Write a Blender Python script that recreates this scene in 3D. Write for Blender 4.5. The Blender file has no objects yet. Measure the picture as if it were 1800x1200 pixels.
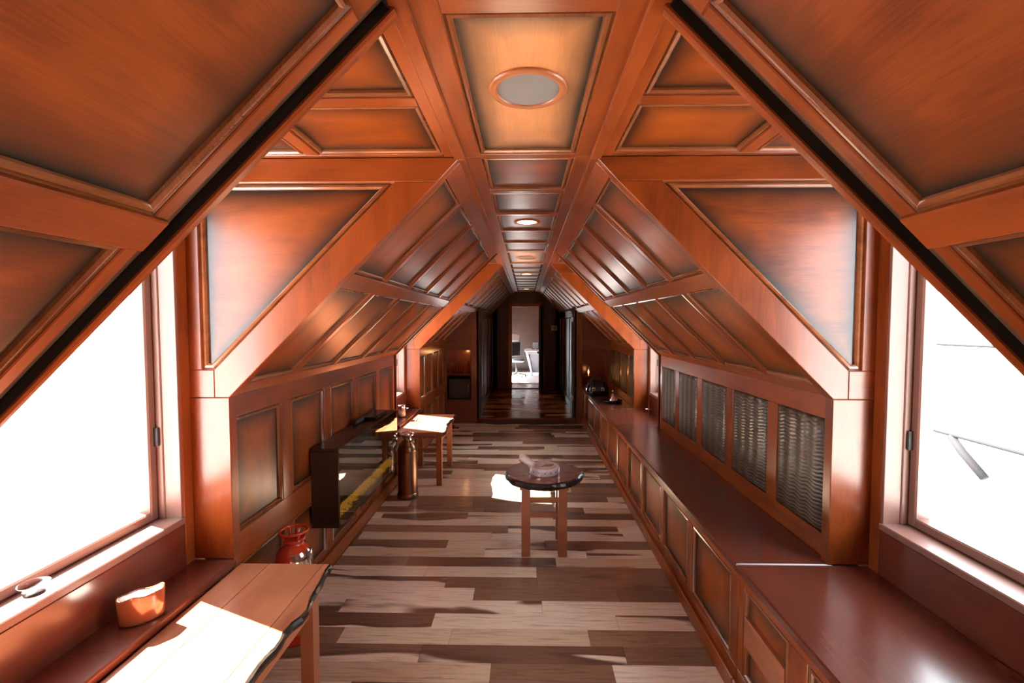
import bpy, bmesh, math, random
from mathutils import Vector, Matrix
random.seed(7)
S = bpy.context.scene
COL = S.collection
V = Vector

# ------------------------------------------------------------------ camera
EYE = 1.70
cd = bpy.data.cameras.new('camera'); cam = bpy.data.objects.new('camera', cd); COL.objects.link(cam)
cd.sensor_width = 36.0; cd.lens = 15.866; cd.shift_x = -0.0057; cd.shift_y = 0.0006; cd.clip_start = 0.02; cd.clip_end = 500
cam.location = (-0.006, 0, EYE)
cam.rotation_euler = (math.radians(90 - 2.53), 0, math.radians(1.05))
S.camera = cam
# ------------------------------------------------------------------ sky, sun, exposure
w = bpy.data.worlds.new('world'); S.world = w; w.use_nodes = True
w.node_tree.nodes['Background'].inputs[0].default_value = (0.84, 0.92, 1.0, 1)
w.node_tree.nodes['Background'].inputs[1].default_value = 11.0
sd = bpy.data.lights.new('sun', 'SUN'); sd.energy = 115; sd.angle = math.radians(0.55); sd.color = (1.0, 0.95, 0.86)
sun = bpy.data.objects.new('sun', sd); COL.objects.link(sun)
SUN_EL = math.radians(47); SUN_AZ = math.atan2(-0.38, 0.925)
sdir = V((math.cos(SUN_EL) * math.cos(SUN_AZ), math.cos(SUN_EL) * math.sin(SUN_AZ), -math.sin(SUN_EL)))
sun.rotation_euler = sdir.to_track_quat('-Z', 'Y').to_euler(); sun.location = (-8, 4, 12)
S.view_settings.view_transform = 'Standard'; S.view_settings.look = 'None'
S.view_settings.exposure = 0.5; S.view_settings.gamma = 1.0
S.view_settings.use_curve_mapping = False
S.cycles.max_bounces = 10; S.cycles.diffuse_bounces = 6; S.cycles.glossy_bounces = 5
S.cycles.transparent_max_bounces = 12; S.cycles.sample_clamp_indirect = 8.0
S.cycles.caustics_reflective = False; S.cycles.caustics_refractive = False

# ------------------------------------------------------------------ room measures (metres)
W = 1.372          # half width at the knee walls
WC = 1.346         # inner corner of the dormer cheeks
ZB = 1.36          # where the slope starts
ZC = 2.42          # flat ceiling
XC = 0.29          # half width of the flat ceiling
XW = 1.522         # window walls of the dormers
CT = 0.615         # bench top / ledge height
DORMERS = [(-2.60, -1.64), (1.06, 2.00), (4.70, 5.64)]
YBACK, YSTEP, YDOOR = -2.75, 7.50, 10.80
STEP = 0.10

# ------------------------------------------------------------------ materials
MATS = {}
def new_mat(name):
    m = bpy.data.materials.new(name); m.use_nodes = True
    nt = m.node_tree; b = nt.nodes['Principled BSDF']
    return m, nt, b
def N(nt, t, **kw):
    n = nt.nodes.new(t)
    for k, v in kw.items():
        if k.startswith('_'): setattr(n, k[1:], v)
        else: n.inputs[k].default_value = v
    return n
def L(nt, a, b): nt.links.new(a, b)
def math_n(nt, op, a, b=None, clamp=False):
    n = nt.nodes.new('ShaderNodeMath'); n.operation = op; n.use_clamp = clamp
    for i, x in enumerate((a, b)):
        if x is None: continue
        if isinstance(x, (int, float)): n.inputs[i].default_value = x
        else: L(nt, x, n.inputs[i])
    return n.outputs[0]
def mixc(nt, fac, a, b, mode='MIX'):
    n = nt.nodes.new('ShaderNodeMix'); n.data_type = 'RGBA'; n.blend_type = mode
    for i, x in ((0, fac), (6, a), (7, b)):
        if isinstance(x, (int, float)): n.inputs[i].default_value = x
        elif isinstance(x, tuple): n.inputs[i].default_value = (*x, 1)
        else: L(nt, x, n.inputs[i])
    return n.outputs[2]
def ramp(nt, fac, stops):
    r = nt.nodes.new('ShaderNodeValToRGB'); L(nt, fac, r.inputs[0])
    e = r.color_ramp.elements
    while len(e) < len(stops): e.new(0.5)
    for i, (p, c) in enumerate(stops): e[i].position = p; e[i].color = (*c, 1)
    return r.outputs[0]
def plain(name, col, rough=0.5, metal=0.0, emit=None, estr=0.0, coat=0.0, spec=0.5):
    m, nt, b = new_mat(name)
    tc = N(nt, 'ShaderNodeTexCoord'); nz = N(nt, 'ShaderNodeTexNoise', Scale=14.0, Detail=3.0)
    L(nt, tc.outputs['Object'], nz.inputs['Vector'])
    c = mixc(nt, nz.outputs[0], tuple(x * 0.88 for x in col), tuple(min(1, x * 1.1) for x in col))
    L(nt, c, b.inputs['Base Color'])
    b.inputs['Roughness'].default_value = rough; b.inputs['Metallic'].default_value = metal
    b.inputs['Coat Weight'].default_value = coat; b.inputs['Specular IOR Level'].default_value = spec
    if emit:
        b.inputs['Emission Color'].default_value = (*emit, 1); b.inputs['Emission Strength'].default_value = estr
    MATS[name] = m; return m

def wood(name, light, dark, rough=0.30, coat=0.35, burst=False, streak=1.0):
    """stained timber, grain along U of the UV map; burst = dark sunburst stain hand-sprayed round a panel's border"""
    m, nt, b = new_mat(name)
    uv = N(nt, 'ShaderNodeUVMap', _uv_map='UVMap')
    oi = N(nt, 'ShaderNodeObjectInfo')
    mp = N(nt, 'ShaderNodeMapping'); mp.inputs['Scale'].default_value = (1.0, 5.0, 1.0)
    L(nt, uv.outputs[0], mp.inputs[0])
    n1 = N(nt, 'ShaderNodeTexNoise', Scale=2.2, Detail=6.0, Roughness=0.62, Distortion=0.6); L(nt, mp.outputs[0], n1.inputs['Vector'])
    mp2 = N(nt, 'ShaderNodeMapping'); mp2.inputs['Scale'].default_value = (6.0, 130.0, 1.0)
    L(nt, uv.outputs[0], mp2.inputs[0])
    n2 = N(nt, 'ShaderNodeTexNoise', Scale=1.5, Detail=3.0, Roughness=0.6); L(nt, mp2.outputs[0], n2.inputs['Vector'])
    n3 = N(nt, 'ShaderNodeTexNoise', Scale=3.2, Detail=2.0); L(nt, uv.outputs[0], n3.inputs['Vector'])
    f = math_n(nt, 'MULTIPLY_ADD', n1.outputs[0], 1.1 * streak); f.node.inputs[2].default_value = -0.05
    f = math_n(nt, 'ADD', f, math_n(nt, 'MULTIPLY', math_n(nt, 'SUBTRACT', n2.outputs[0], 0.5), 0.55 * streak))
    f = math_n(nt, 'ADD', f, math_n(nt, 'MULTIPLY', math_n(nt, 'SUBTRACT', n3.outputs[0], 0.5), 0.7 * streak))
    f = math_n(nt, 'ADD', f, math_n(nt, 'MULTIPLY', math_n(nt, 'SUBTRACT', oi.outputs['Random'], 0.5), 0.25), clamp=True)
    mid = tuple((a * 0.55 + c * 0.45) for a, c in zip(light, dark))
    c = ramp(nt, f, [(0.15, dark), (0.5, mid), (0.85, light)])
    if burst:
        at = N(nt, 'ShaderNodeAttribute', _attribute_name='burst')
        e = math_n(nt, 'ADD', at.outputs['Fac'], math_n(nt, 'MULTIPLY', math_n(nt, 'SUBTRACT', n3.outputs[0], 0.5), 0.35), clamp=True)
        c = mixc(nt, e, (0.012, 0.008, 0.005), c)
    L(nt, c, b.inputs['Base Color'])
    bp = N(nt, 'ShaderNodeBump', Strength=0.05, Distance=0.002); L(nt, n2.outputs[0], bp.inputs['Height']); L(nt, bp.outputs[0], b.inputs['Normal'])
    b.inputs['Roughness'].default_value = rough
    b.inputs['Coat Weight'].default_value = coat; b.inputs['Coat Roughness'].default_value = 0.18
    MATS[name] = m; return m

wood('board', (0.31, 0.064, 0.011), (0.12, 0.022, 0.004), rough=0.28, coat=0.25)
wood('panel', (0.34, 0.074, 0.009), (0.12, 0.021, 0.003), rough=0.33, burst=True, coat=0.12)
wood('panel_floor_lit', (0.60, 0.25, 0.09), (0.36, 0.135, 0.042), rough=0.36, burst=True, coat=0.1)  # lighter copy of panel; light off the floor is put into its colour
wood('top', (0.20, 0.046, 0.022), (0.10, 0.022, 0.011), rough=0.27, coat=0.5, streak=0.6)
wood('table_red', (0.30, 0.075, 0.030), (0.15, 0.036, 0.016), rough=0.22, coat=0.5)
wood('table', (0.41, 0.145, 0.066), (0.21, 0.062, 0.027), rough=0.28, coat=0.4)
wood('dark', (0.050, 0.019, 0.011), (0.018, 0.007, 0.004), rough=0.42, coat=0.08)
wood('bead', (0.30, 0.10, 0.034), (0.12, 0.036, 0.012), rough=0.2, coat=0.6)

def floor_mat(name, tint, contrast=1.0):
    m, nt, b = new_mat(name)
    tc = N(nt, 'ShaderNodeTexCoord'); oi = N(nt, 'ShaderNodeObjectInfo')
    rnd = oi.outputs['Random']
    off = N(nt, 'ShaderNodeCombineXYZ'); L(nt, math_n(nt, 'MULTIPLY', rnd, 173.0), off.inputs[0]); L(nt, math_n(nt, 'MULTIPLY', rnd, 71.0), off.inputs[1])
    va = N(nt, 'ShaderNodeVectorMath', _operation='ADD'); L(nt, tc.outputs['Object'], va.inputs[0]); L(nt, off.outputs[0], va.inputs[1])
    sx = N(nt, 'ShaderNodeSeparateXYZ'); L(nt, tc.outputs['Object'], sx.inputs[0])
    m1 = N(nt, 'ShaderNodeMapping'); m1.inputs['Scale'].default_value = (0.40, 2.6, 1); L(nt, va.outputs[0], m1.inputs[0])
    n1 = N(nt, 'ShaderNodeTexNoise', Scale=1.6, Detail=2.5, Roughness=0.45, Distortion=0.7); L(nt, m1.outputs[0], n1.inputs['Vector'])
    m2 = N(nt, 'ShaderNodeMapping'); m2.inputs['Scale'].default_value = (3.0, 55.0, 1); L(nt, va.outputs[0], m2.inputs[0])
    n2 = N(nt, 'ShaderNodeTexNoise', Scale=1.4, Detail=4.0, Roughness=0.65, Distortion=0.4); L(nt, m2.outputs[0], n2.inputs['Vector'])
    r2 = N(nt, 'ShaderNodeTexWhiteNoise', _noise_dimensions='1D'); L(nt, math_n(nt, 'MULTIPLY', rnd, 917.0), r2.inputs['W'])
    # heartwood / sapwood boundary wandering along the plank
    e = math_n(nt, 'MULTIPLY', sx.outputs[1], 3.0)
    e = math_n(nt, 'ADD', e, math_n(nt, 'MULTIPLY', math_n(nt, 'SUBTRACT', n1.outputs[0], 0.5), 3.2))
    e = math_n(nt, 'ADD', e, math_n(nt, 'MULTIPLY', math_n(nt, 'SUBTRACT', rnd, 0.44), 2.3))
    heart = math_n(nt, 'MULTIPLY_ADD', e, 9.0, clamp=True); heart.node.inputs[2].default_value = 0.5
    light = mixc(nt, r2.outputs[0], (0.88, 0.77, 0.63), (0.62, 0.47, 0.33))
    darkc = mixc(nt, r2.outputs[0], (0.165, 0.092, 0.062), (0.32, 0.195, 0.125))
    c = mixc(nt, heart, light, darkc)
    # dark mineral streaks that follow the boundary of the heartwood
    sb = math_n(nt, 'SUBTRACT', 1.0, math_n(nt, 'MULTIPLY', math_n(nt, 'ABSOLUTE', math_n(nt, 'SUBTRACT', e, 0.16)), 5.0), clamp=True)
    sb = math_n(nt, 'MULTIPLY', sb, math_n(nt, 'MULTIPLY', n2.outputs[0], 1.1), clamp=True)
    c = mixc(nt, sb, c, (0.070, 0.040, 0.034))
    g = ramp(nt, n2.outputs[0], [(0.28, (0.50, 0.45, 0.42)), (0.52, (1.0, 0.98, 0.96))])
    c = mixc(nt, 0.85, c, g, 'MULTIPLY')
    c = mixc(nt, 1.0, c, tint, 'MULTIPLY')
    L(nt, c, b.inputs['Base Color'])
    b.inputs['Roughness'].default_value = 0.24; b.inputs['Coat Weight'].default_value = 0.25; b.inputs['Coat Roughness'].default_value = 0.12
    bp = N(nt, 'ShaderNodeBump', Strength=0.06, Distance=0.002); L(nt, n2.outputs[0], bp.inputs['Height']); L(nt, bp.outputs[0], b.inputs['Normal'])
    MATS[name] = m
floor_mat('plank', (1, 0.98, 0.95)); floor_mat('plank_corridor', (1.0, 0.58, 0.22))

def leather_mat():
    m, nt, b = new_mat('leather')
    uv = N(nt, 'ShaderNodeUVMap', _uv_map='UVMap')
    sp = N(nt, 'ShaderNodeSeparateXYZ'); L(nt, uv.outputs[0], sp.inputs[0])
    nz = N(nt, 'ShaderNodeTexNoise', Scale=9.0, Detail=2.0); L(nt, uv.outputs[0], nz.inputs['Vector'])
    # scale rows like embossed hide: stacked ripples in upright columns
    colw = math_n(nt, 'SINE', math_n(nt, 'MULTIPLY', sp.outputs[0], 62.0))
    rows = math_n(nt, 'SINE', math_n(nt, 'ADD', math_n(nt, 'ADD', math_n(nt, 'MULTIPLY', sp.outputs[1], 330.0), math_n(nt, 'MULTIPLY', colw, 1.3)), math_n(nt, 'MULTIPLY', nz.outputs[0], 9.0)))
    hgt = math_n(nt, 'ADD', math_n(nt, 'MULTIPLY', rows, 0.4), math_n(nt, 'MULTIPLY', colw, 0.7))
    c = mixc(nt, math_n(nt, 'MULTIPLY_ADD', hgt, 0.4, clamp=True), (0.014, 0.010, 0.008), (0.11, 0.068, 0.034))
    L(nt, c, b.inputs['Base Color'])
    bp = N(nt, 'ShaderNodeBump', Strength=0.55, Distance=0.004); L(nt, hgt, bp.inputs['Height']); L(nt, bp.outputs[0], b.inputs['Normal'])
    b.inputs['Roughness'].default_value = 0.30; b.inputs['Specular IOR Level'].default_value = 0.75
    MATS['leather'] = m
leather_mat()

def glass_mat(name, refl=0.06, tint=(1, 1, 1)):
    m, nt, b = new_mat(name); nt.nodes.remove(b)
    out = nt.nodes['Material Output']
    t = N(nt, 'ShaderNodeBsdfTransparent'); t.inputs[0].default_value = (*tint, 1)
    g = N(nt, 'ShaderNodeBsdfGlossy'); g.inputs['Roughness'].default_value = 0.02
    ge = N(nt, 'ShaderNodeNewGeometry'); dt = N(nt, 'ShaderNodeVectorMath', _operation='DOT_PRODUCT')
    L(nt, ge.outputs['Incoming'], dt.inputs[0]); L(nt, ge.outputs['Normal'], dt.inputs[1])
    g1 = math_n(nt, 'SUBTRACT', 1.0, math_n(nt, 'ABSOLUTE', dt.outputs['Value']), clamp=True)
    f = math_n(nt, 'MULTIPLY_ADD', math_n(nt, 'POWER', g1, 5.0), 1.0 - refl, clamp=True); f.node.inputs[2].default_value = refl
    mx = N(nt, 'ShaderNodeMixShader'); L(nt, f, mx.inputs[0]); L(nt, t.outputs[0], mx.inputs[1]); L(nt, g.outputs[0], mx.inputs[2])
    L(nt, mx.outputs[0], out.inputs[0]); MATS[name] = m
glass_mat('glass', 0.04); glass_mat('fire_glass', 0.22, (0.6, 0.56, 0.5)); glass_mat('clear_glass', 0.10, (0.96, 0.93, 0.95))
glass_mat('wrap', 0.10, (1.0, 1.0, 1.0)); glass_mat('amber', 0.06, (0.9, 0.42, 0.08))

plain('black_gap', (0.006, 0.004, 0.003), 0.8)
plain('black', (0.012, 0.011, 0.011), 0.22); plain('black_matt', (0.02, 0.016, 0.014), 0.5)
plain('case', (0.030, 0.014, 0.010), 0.32)
plain('window_frame', (0.23, 0.115, 0.085), 0.35)
plain('chrome', (0.75, 0.75, 0.75), 0.12, 1.0); plain('copper', (0.24, 0.125, 0.075), 0.30, 1.0)
plain('brass', (0.55, 0.36, 0.14), 0.28, 1.0)
plain('red', (0.50, 0.038, 0.012), 0.18, coat=0.6); plain('bark', (0.020, 0.014, 0.011), 0.25)
plain('ceramic', (0.86, 0.84, 0.86), 0.15, coat=0.5); plain('pattern', (0.32, 0.30, 0.36), 0.3)
plain('cream', (0.62, 0.55, 0.40), 0.5); plain('speaker', (0.20, 0.185, 0.18), 0.75)
plain('ring_wood', (0.36, 0.12, 0.042), 0.35)
plain('lamp', (1, 0.8, 0.5), 0.4, emit=(1.0, 0.72, 0.38), estr=14.0)
plain('lamp_dim', (1, 0.7, 0.4), 0.4, emit=(1.0, 0.55, 0.22), estr=7.0)
plain('flame', (1, 0.5, 0.2), 0.4, emit=(1.0, 0.42, 0.10), estr=14.0)
plain('ember', (0.75, 0.42, 0.03), 0.15, emit=(1.0, 0.62, 0.05), estr=0.5, coat=1.0)
plain('white', (0.75, 0.76, 0.78), 0.5); plain('rug', (0.80, 0.81, 0.84), 0.9); plain('desk_grey', (0.30, 0.29, 0.33), 0.5)
plain('fabric_grey', (0.22, 0.23, 0.25), 0.8); plain('screen', (0.35, 0.42, 0.44), 0.25)
plain('candle', (0.80, 0.74, 0.66), 0.55); plain('match', (0.50, 0.28, 0.13), 0.6)
plain('slab_side', (0.30, 0.105, 0.050), 0.16, 0.35, coat=0.8)
plain('ground', (0.42, 0.41, 0.39), 0.9); plain('cable', (0.012, 0.012, 0.014), 0.8, spec=0.1)
plain('shell', (0.10, 0.05, 0.03), 0.8)

# ------------------------------------------------------------------ object helpers
def origin(o):
    p = V((0, 0, 0))
    while o: p += o.location; o = o.parent
    return p
def link(name, me, mat, parent=None):
    o = bpy.data.objects.new(name, me); COL.objects.link(o)
    if mat: me.materials.clear(); me.materials.append(MATS[mat])
    if parent is not None:
        o.parent = parent; o.location = -origin(parent)
    return o
def from_bm(name, bm, mat, parent=None, smooth=False, uv=True):
    bmesh.ops.recalc_face_normals(bm, faces=bm.faces)
    if uv and not bm.loops.layers.uv: box_uv(bm)
    me = bpy.data.meshes.new(name); bm.to_mesh(me); bm.free()
    if smooth:
        for p in me.polygons: p.use_smooth = True
    return link(name, me, mat, parent)
def box_uv(bm, grain=None):
    """planar UV in metres per face; U follows the longest extent of the mesh (or the given axis)"""
    lay = bm.loops.layers.uv.new('UVMap')
    if grain is None:
        e = [max(v.co[i] for v in bm.verts) - min(v.co[i] for v in bm.verts) for i in range(3)]
        grain = e.index(max(e))
    off = (random.uniform(0, 50), random.uniform(0, 50))
    for f in bm.faces:
        n = [abs(x) for x in f.normal]
        k = n.index(max(n)); ax = [i for i in range(3) if i != k]
        if grain in ax: a = grain; b_ = [i for i in ax if i != grain][0]
        else: a, b_ = ax
        for l in f.loops: l[lay].uv = (l.vert.co[a] + off[0], l.vert.co[b_] + off[1])
def empty(name, loc=(0, 0, 0)):
    o = bpy.data.objects.new(name, None); COL.objects.link(o); o.location = loc; o.empty_display_size = 0.1
    return o
def tag(o, label, cat, group=None):
    o['label'] = label; o['category'] = cat
    if group: o['group'] = group
    return o
def thing(name, label, cat, loc=(0, 0, 0), group=None): return tag(empty(name, loc), label, cat, group)
def structure(o): o['kind'] = 'structure'; return o

class F:                                   # a plane to build on: a along u, b along v, h along n (into the room)
    def __init__(s, O, u, v, n): s.O, s.u, s.v, s.n = V(O), V(u), V(v), V(n)
    def p(s, a, b, h=0): return s.O + s.u * a + s.v * b + s.n * h
def ccw(poly):
    A = sum(poly[i][0] * poly[(i + 1) % len(poly)][1] - poly[(i + 1) % len(poly)][0] * poly[i][1] for i in range(len(poly)))
    return list(poly) if A > 0 else list(reversed(poly))
def inset(poly, d):
    n = len(poly); out = []
    for i in range(n):
        p0, p1, p2 = V(poly[i - 1]), V(poly[i]), V(poly[(i + 1) % n])
        d1 = (p1 - p0).normalized(); d2 = (p2 - p1).normalized()
        n1 = V((-d1.y, d1.x)); n2 = V((-d2.y, d2.x))
        k = 1 + n1.dot(n2)
        out.append(tuple(p1 + (n1 + n2) * (d / max(k, 0.15))))
    for i in range(n):                      # an edge too short for the inset: its two ends meet in one point
        j = (i + 1) % n
        if n > 3 and (V(out[j]) - V(out[i])).dot(V(poly[j]) - V(poly[i])) < 0:
            a, da = V(out[i - 1]), V(poly[i]) - V(poly[i - 1]); b, db = V(out[(j + 1) % n]), V(poly[(j + 1) % n]) - V(poly[j])
            cr = da.x * db.y - da.y * db.x
            if abs(cr) > 1e-9:
                t = ((b.x - a.x) * db.y - (b.y - a.y) * db.x) / cr
                out[i] = out[j] = tuple(a + da * t)
    return out
def rect(a0, a1, b0, b1): return [(a0, b0), (a1, b0), (a1, b1), (a0, b1)]
def rings(bm, fr, levels):                 # levels: list of (poly2d, h); skins neighbours, returns vertex rings
    rs = []
    for poly, h in levels: rs.append([bm.verts.new(fr.p(a, b, h)) for a, b in poly])
    for r0, r1 in zip(rs, rs[1:]):
        n = len(r0)
        for i in range(n): bm.faces.new((r0[i], r0[(i + 1) % n], r1[(i + 1) % n], r1[i]))
    return rs
def uv_frame(bm, fr, grain='u'):
    lay = bm.loops.layers.uv.new('UVMap'); off = (random.uniform(0, 50), random.uniform(0, 50))
    for f in bm.faces:
        for l in f.loops:
            d = l.vert.co - fr.O; a, b, h = d.dot(fr.u), d.dot(fr.v), d.dot(fr.n)
            l[lay].uv = (a + off[0], b + h + off[1]) if grain == 'u' else (b + off[0], a + h + off[1])
def prism(name, mat, fr, poly, h0, h1, ch=0.003, parent=None, grain='u'):
    poly = ccw(poly); bm = bmesh.new()
    lv = [(poly, h0), (poly, h1 - ch), (inset(poly, ch), h1)] if ch else [(poly, h0), (poly, h1)]
    rs = rings(bm, fr, lv)
    bm.faces.new(rs[0]); bm.faces.new(rs[-1])
    uv_frame(bm, fr, grain)
    return from_bm(name, bm, mat, parent)
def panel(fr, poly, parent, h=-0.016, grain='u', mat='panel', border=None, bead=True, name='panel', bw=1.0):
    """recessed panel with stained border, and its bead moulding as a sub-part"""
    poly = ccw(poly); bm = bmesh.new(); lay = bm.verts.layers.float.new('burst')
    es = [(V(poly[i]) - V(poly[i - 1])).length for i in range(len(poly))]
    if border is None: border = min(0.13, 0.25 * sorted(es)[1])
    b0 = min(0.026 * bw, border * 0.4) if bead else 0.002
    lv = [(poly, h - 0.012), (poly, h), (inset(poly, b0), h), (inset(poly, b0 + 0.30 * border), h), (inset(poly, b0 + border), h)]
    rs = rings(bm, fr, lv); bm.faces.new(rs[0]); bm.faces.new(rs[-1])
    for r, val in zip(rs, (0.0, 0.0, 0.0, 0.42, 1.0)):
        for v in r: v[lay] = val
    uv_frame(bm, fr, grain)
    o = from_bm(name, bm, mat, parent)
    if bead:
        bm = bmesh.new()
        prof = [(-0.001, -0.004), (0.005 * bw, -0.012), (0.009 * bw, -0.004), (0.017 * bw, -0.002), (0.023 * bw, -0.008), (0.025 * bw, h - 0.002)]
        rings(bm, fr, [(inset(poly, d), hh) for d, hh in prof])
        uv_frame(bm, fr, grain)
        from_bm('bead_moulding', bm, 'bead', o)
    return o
def box(name, mat, lo, hi, parent=None, ch=0.004, grain=None):
    bm = bmesh.new()
    fr = F((0, 0, 0), (1, 0, 0), (0, 1, 0), (0, 0, 1))
    p = rect(lo[0], hi[0], lo[1], hi[1]); c = min(ch, 0.3 * min(hi[i] - lo[i] for i in range(3)))
    rs = rings(bm, fr, [(inset(p, c), lo[2]), (p, lo[2] + c), (p, hi[2] - c), (inset(p, c), hi[2])])
    bm.faces.new(rs[0]); bm.faces.new(rs[-1]); box_uv(bm, grain)
    return from_bm(name, bm, mat, parent)
def lathe(name, mat, c, prof, parent=None, seg=32, smooth=True, sx=1.0, sy=1.0):
    bm = bmesh.new(); rs = []
    for r, z in prof:
        if r <= 1e-6: rs.append([bm.verts.new((c[0], c[1], c[2] + z))])
        else: rs.append([bm.verts.new((c[0] + sx * r * math.cos(2 * math.pi * i / seg), c[1] + sy * r * math.sin(2 * math.pi * i / seg), c[2] + z)) for i in range(seg)])
    for a, b in zip(rs, rs[1:]):
        for i in range(seg):
            j = (i + 1) % seg
            vs = [a[i % len(a)], a[j % len(a)], b[j % len(b)], b[i % len(b)]]
            vs = list(dict.fromkeys(vs))
            if len(vs) > 2: bm.faces.new(vs)
    return from_bm(name, bm, mat, parent, smooth)
def tube(name, mat, pts, r, parent=None, seg=10, closed=False, cap=True):
    pts = [V(p) for p in pts]; bm = bmesh.new(); rs = []; n = len(pts); up = None
    rr = r if isinstance(r, (list, tuple)) else [r] * n
    for i, p in enumerate(pts):
        a = pts[(i - 1) % n] if (closed or i > 0) else p
        b = pts[(i + 1) % n] if (closed or i < n - 1) else p
        t = (b - a).normalized()
        if up is None: up = t.orthogonal().normalized()
        x = (up - t * up.dot(t)).normalized(); y = t.cross(x); up = x
        rs.append([bm.verts.new(p + (x * math.cos(2 * math.pi * k / seg) + y * math.sin(2 * math.pi * k / seg)) * rr[i]) for k in range(seg)])
    for i in range(n if closed else n - 1):
        a, b = rs[i], rs[(i + 1) % n]
        for k in range(seg): bm.faces.new((a[k], a[(k + 1) % seg], b[(k + 1) % seg], b[k]))
    if cap and not closed: bm.faces.new(rs[0]); bm.faces.new(rs[-1])
    return from_bm(name, bm, mat, parent, True)

# ================================================================== STRUCTURE
SL = math.hypot(W - XC, ZC - ZB)
SV = {s: V((-s * (W - XC) / SL, 0, (ZC - ZB) / SL)) for s in (-1, 1)}
SN = {s: V((-s * (ZC - ZB) / SL, 0, -(W - XC) / SL)) for s in (-1, 1)}
def fr_wall(s): return F((s * W, 0, 0), (0, 1, 0), (0, 0, 1), (-s, 0, 0))
def fr_slope(s): return F((s * W, 0, ZB), (0, 1, 0), SV[s], SN[s])
FR_CEIL = F((0, 0, ZC), (0, 1, 0), (1, 0, 0), (0, 0, -1))
def dividers(y0, y1, n): return [y0 + (y1 - y0) * i / n for i in range(1, n)]
SIDE = {-1: 'left', 1: 'right'}

# ---- floor with its planks
PW = 0.127
bm = bmesh.new()
def add_box(bm, lo, hi):
    vs = [bm.verts.new((x, y, z)) for z in (lo[2], hi[2]) for y in (lo[1], hi[1]) for x in (lo[0], hi[0])]
    for q in ((0, 1, 3, 2), (4, 5, 7, 6), (0, 1, 5, 4), (2, 3, 7, 6), (0, 2, 6, 4), (1, 3, 7, 5)): bm.faces.new([vs[i] for i in q])
add_box(bm, (-1.75, YBACK - 0.1, -0.2), (1.75, YSTEP + 0.1, -0.004))
floor = structure(from_bm('floor', bm, 'plank'))
def lay_planks(parent, x0, x1, y0, y1, z, mat, rnd):
    y = y0
    while y < y1 - 0.02:
        yb = min(y + PW, y1); x = x0 - rnd.uniform(0, 0.9)
        while x < x1 - 0.01:
            ln = rnd.choice((0.6, 0.75, 0.9, 1.05, 1.2, 1.2))
            a, b = max(x, x0), min(x + ln, x1)
            x += ln
            if b - a < 0.05: continue
            cx, cy = (a + b) / 2, (y + yb) / 2
            bm = bmesh.new()
            fr = F((0, 0, 0), (1, 0, 0), (0, 1, 0), (0, 0, 1))
            p = rect(a - cx + 0.0005, b - cx - 0.0005, y - cy + 0.0005, yb - cy - 0.0005)
            rs = rings(bm, fr, [(p, -0.016), (p, -0.0015), (inset(p, 0.0012), 0)])
            bm.faces.new(rs[-1])
            o = from_bm('plank', bm, mat, None)
            o.location = V((cx, cy, z)); o.parent = parent; o.location = V((cx, cy, z)) - origin(parent)
        y = yb
r = random.Random(11)
lay_planks(floor, -1.352, 0.94, 0.4, YSTEP, 0.0, 'plank', r)

# ---- knee walls
GW = 0.068           # width of the shadow groove and trim that end a wall at a dormer
def knee_wall(s, parent, y0, y1, n, rows, leather=False, groove=True):
    """frame-and-panel knee wall between y0 and y1; rows = list of (z0, z1) of panel rows"""
    fr = fr_wall(s)
    ye = y1 - (GW if groove else 0)
    y0 += 0.04; near = 0.03
    dv = dividers(y0 - 0.04, ye + 0.02, n); sw = 0.05
    edges = [y0 + near] + [q for d in dv for q in (d - sw, d + sw)] + [ye - 0.06]
    zs = [0.0] + [q for z0, z1 in rows for q in (z0, z1)] + [ZB + 0.01]
    for i in range(0, len(zs), 2): prism('rail', 'board', fr, rect(y0, ye, zs[i], zs[i + 1]), -0.03, 0, 0.002, parent, 'u')
    for z0, z1 in rows:
        st = [y0] + edges + [ye]
        for i in range(0, len(st), 2): prism('stile', 'board', fr, rect(st[i], st[i + 1], z0, z1), -0.03, 0, 0.002, parent, 'v')
        for i in range(0, len(edges), 2):
            a, b = edges[i], edges[i + 1]
            if leather: leather_panel(fr, a, b, z0, z1, parent)
            else: panel(fr, rect(a, b, z0, z1), parent, grain='v')
    if groove:
        shadow_groove(fr, ye, y1, 0, ZB, parent)
        prism('edge_trim', 'board', fr, rect(y1 - 0.02, y1, 0, ZB + 0.003), -0.06, 0.006, 0.005, parent, 'v')
def shadow_groove(fr, ye, y1, b0, b1, parent):   # black-painted channel between the panelling and the edge trim
    bm = bmesh.new(); P = lambda a, b, h: bm.verts.new(fr.p(a, b, h))
    a0, a1 = ye + 0.0005, y1 - 0.0205
    prof = [(a0, -0.003), (a0, -0.045), (a1, -0.045), (a1, -0.002)]
    v0 = [P(a, b0, h) for a, h in prof]; v1 = [P(a, b1, h) for a, h in prof]
    for i in range(3): bm.faces.new((v0[i], v0[i + 1], v1[i + 1], v1[i]))
    bm.faces.new(v0); bm.faces.new(v1)
    from_bm('shadow_groove', bm, 'black_gap', parent)
def leather_panel(fr, a, b, z0, z1, parent):
    poly = rect(a, b, z0, z1); bm = bmesh.new()
    lv = [(poly, -0.03), (inset(poly, 0.002), -0.012), (inset(poly, 0.008), -0.003), (inset(poly, 0.02), 0.003), (inset(poly, 0.05), 0.005)]
    rs = rings(bm, fr, lv); bm.faces.new(rs[-1]); uv_frame(bm, fr, 'u')
    from_bm('leather_panel', bm, 'leather', parent, True)

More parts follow.
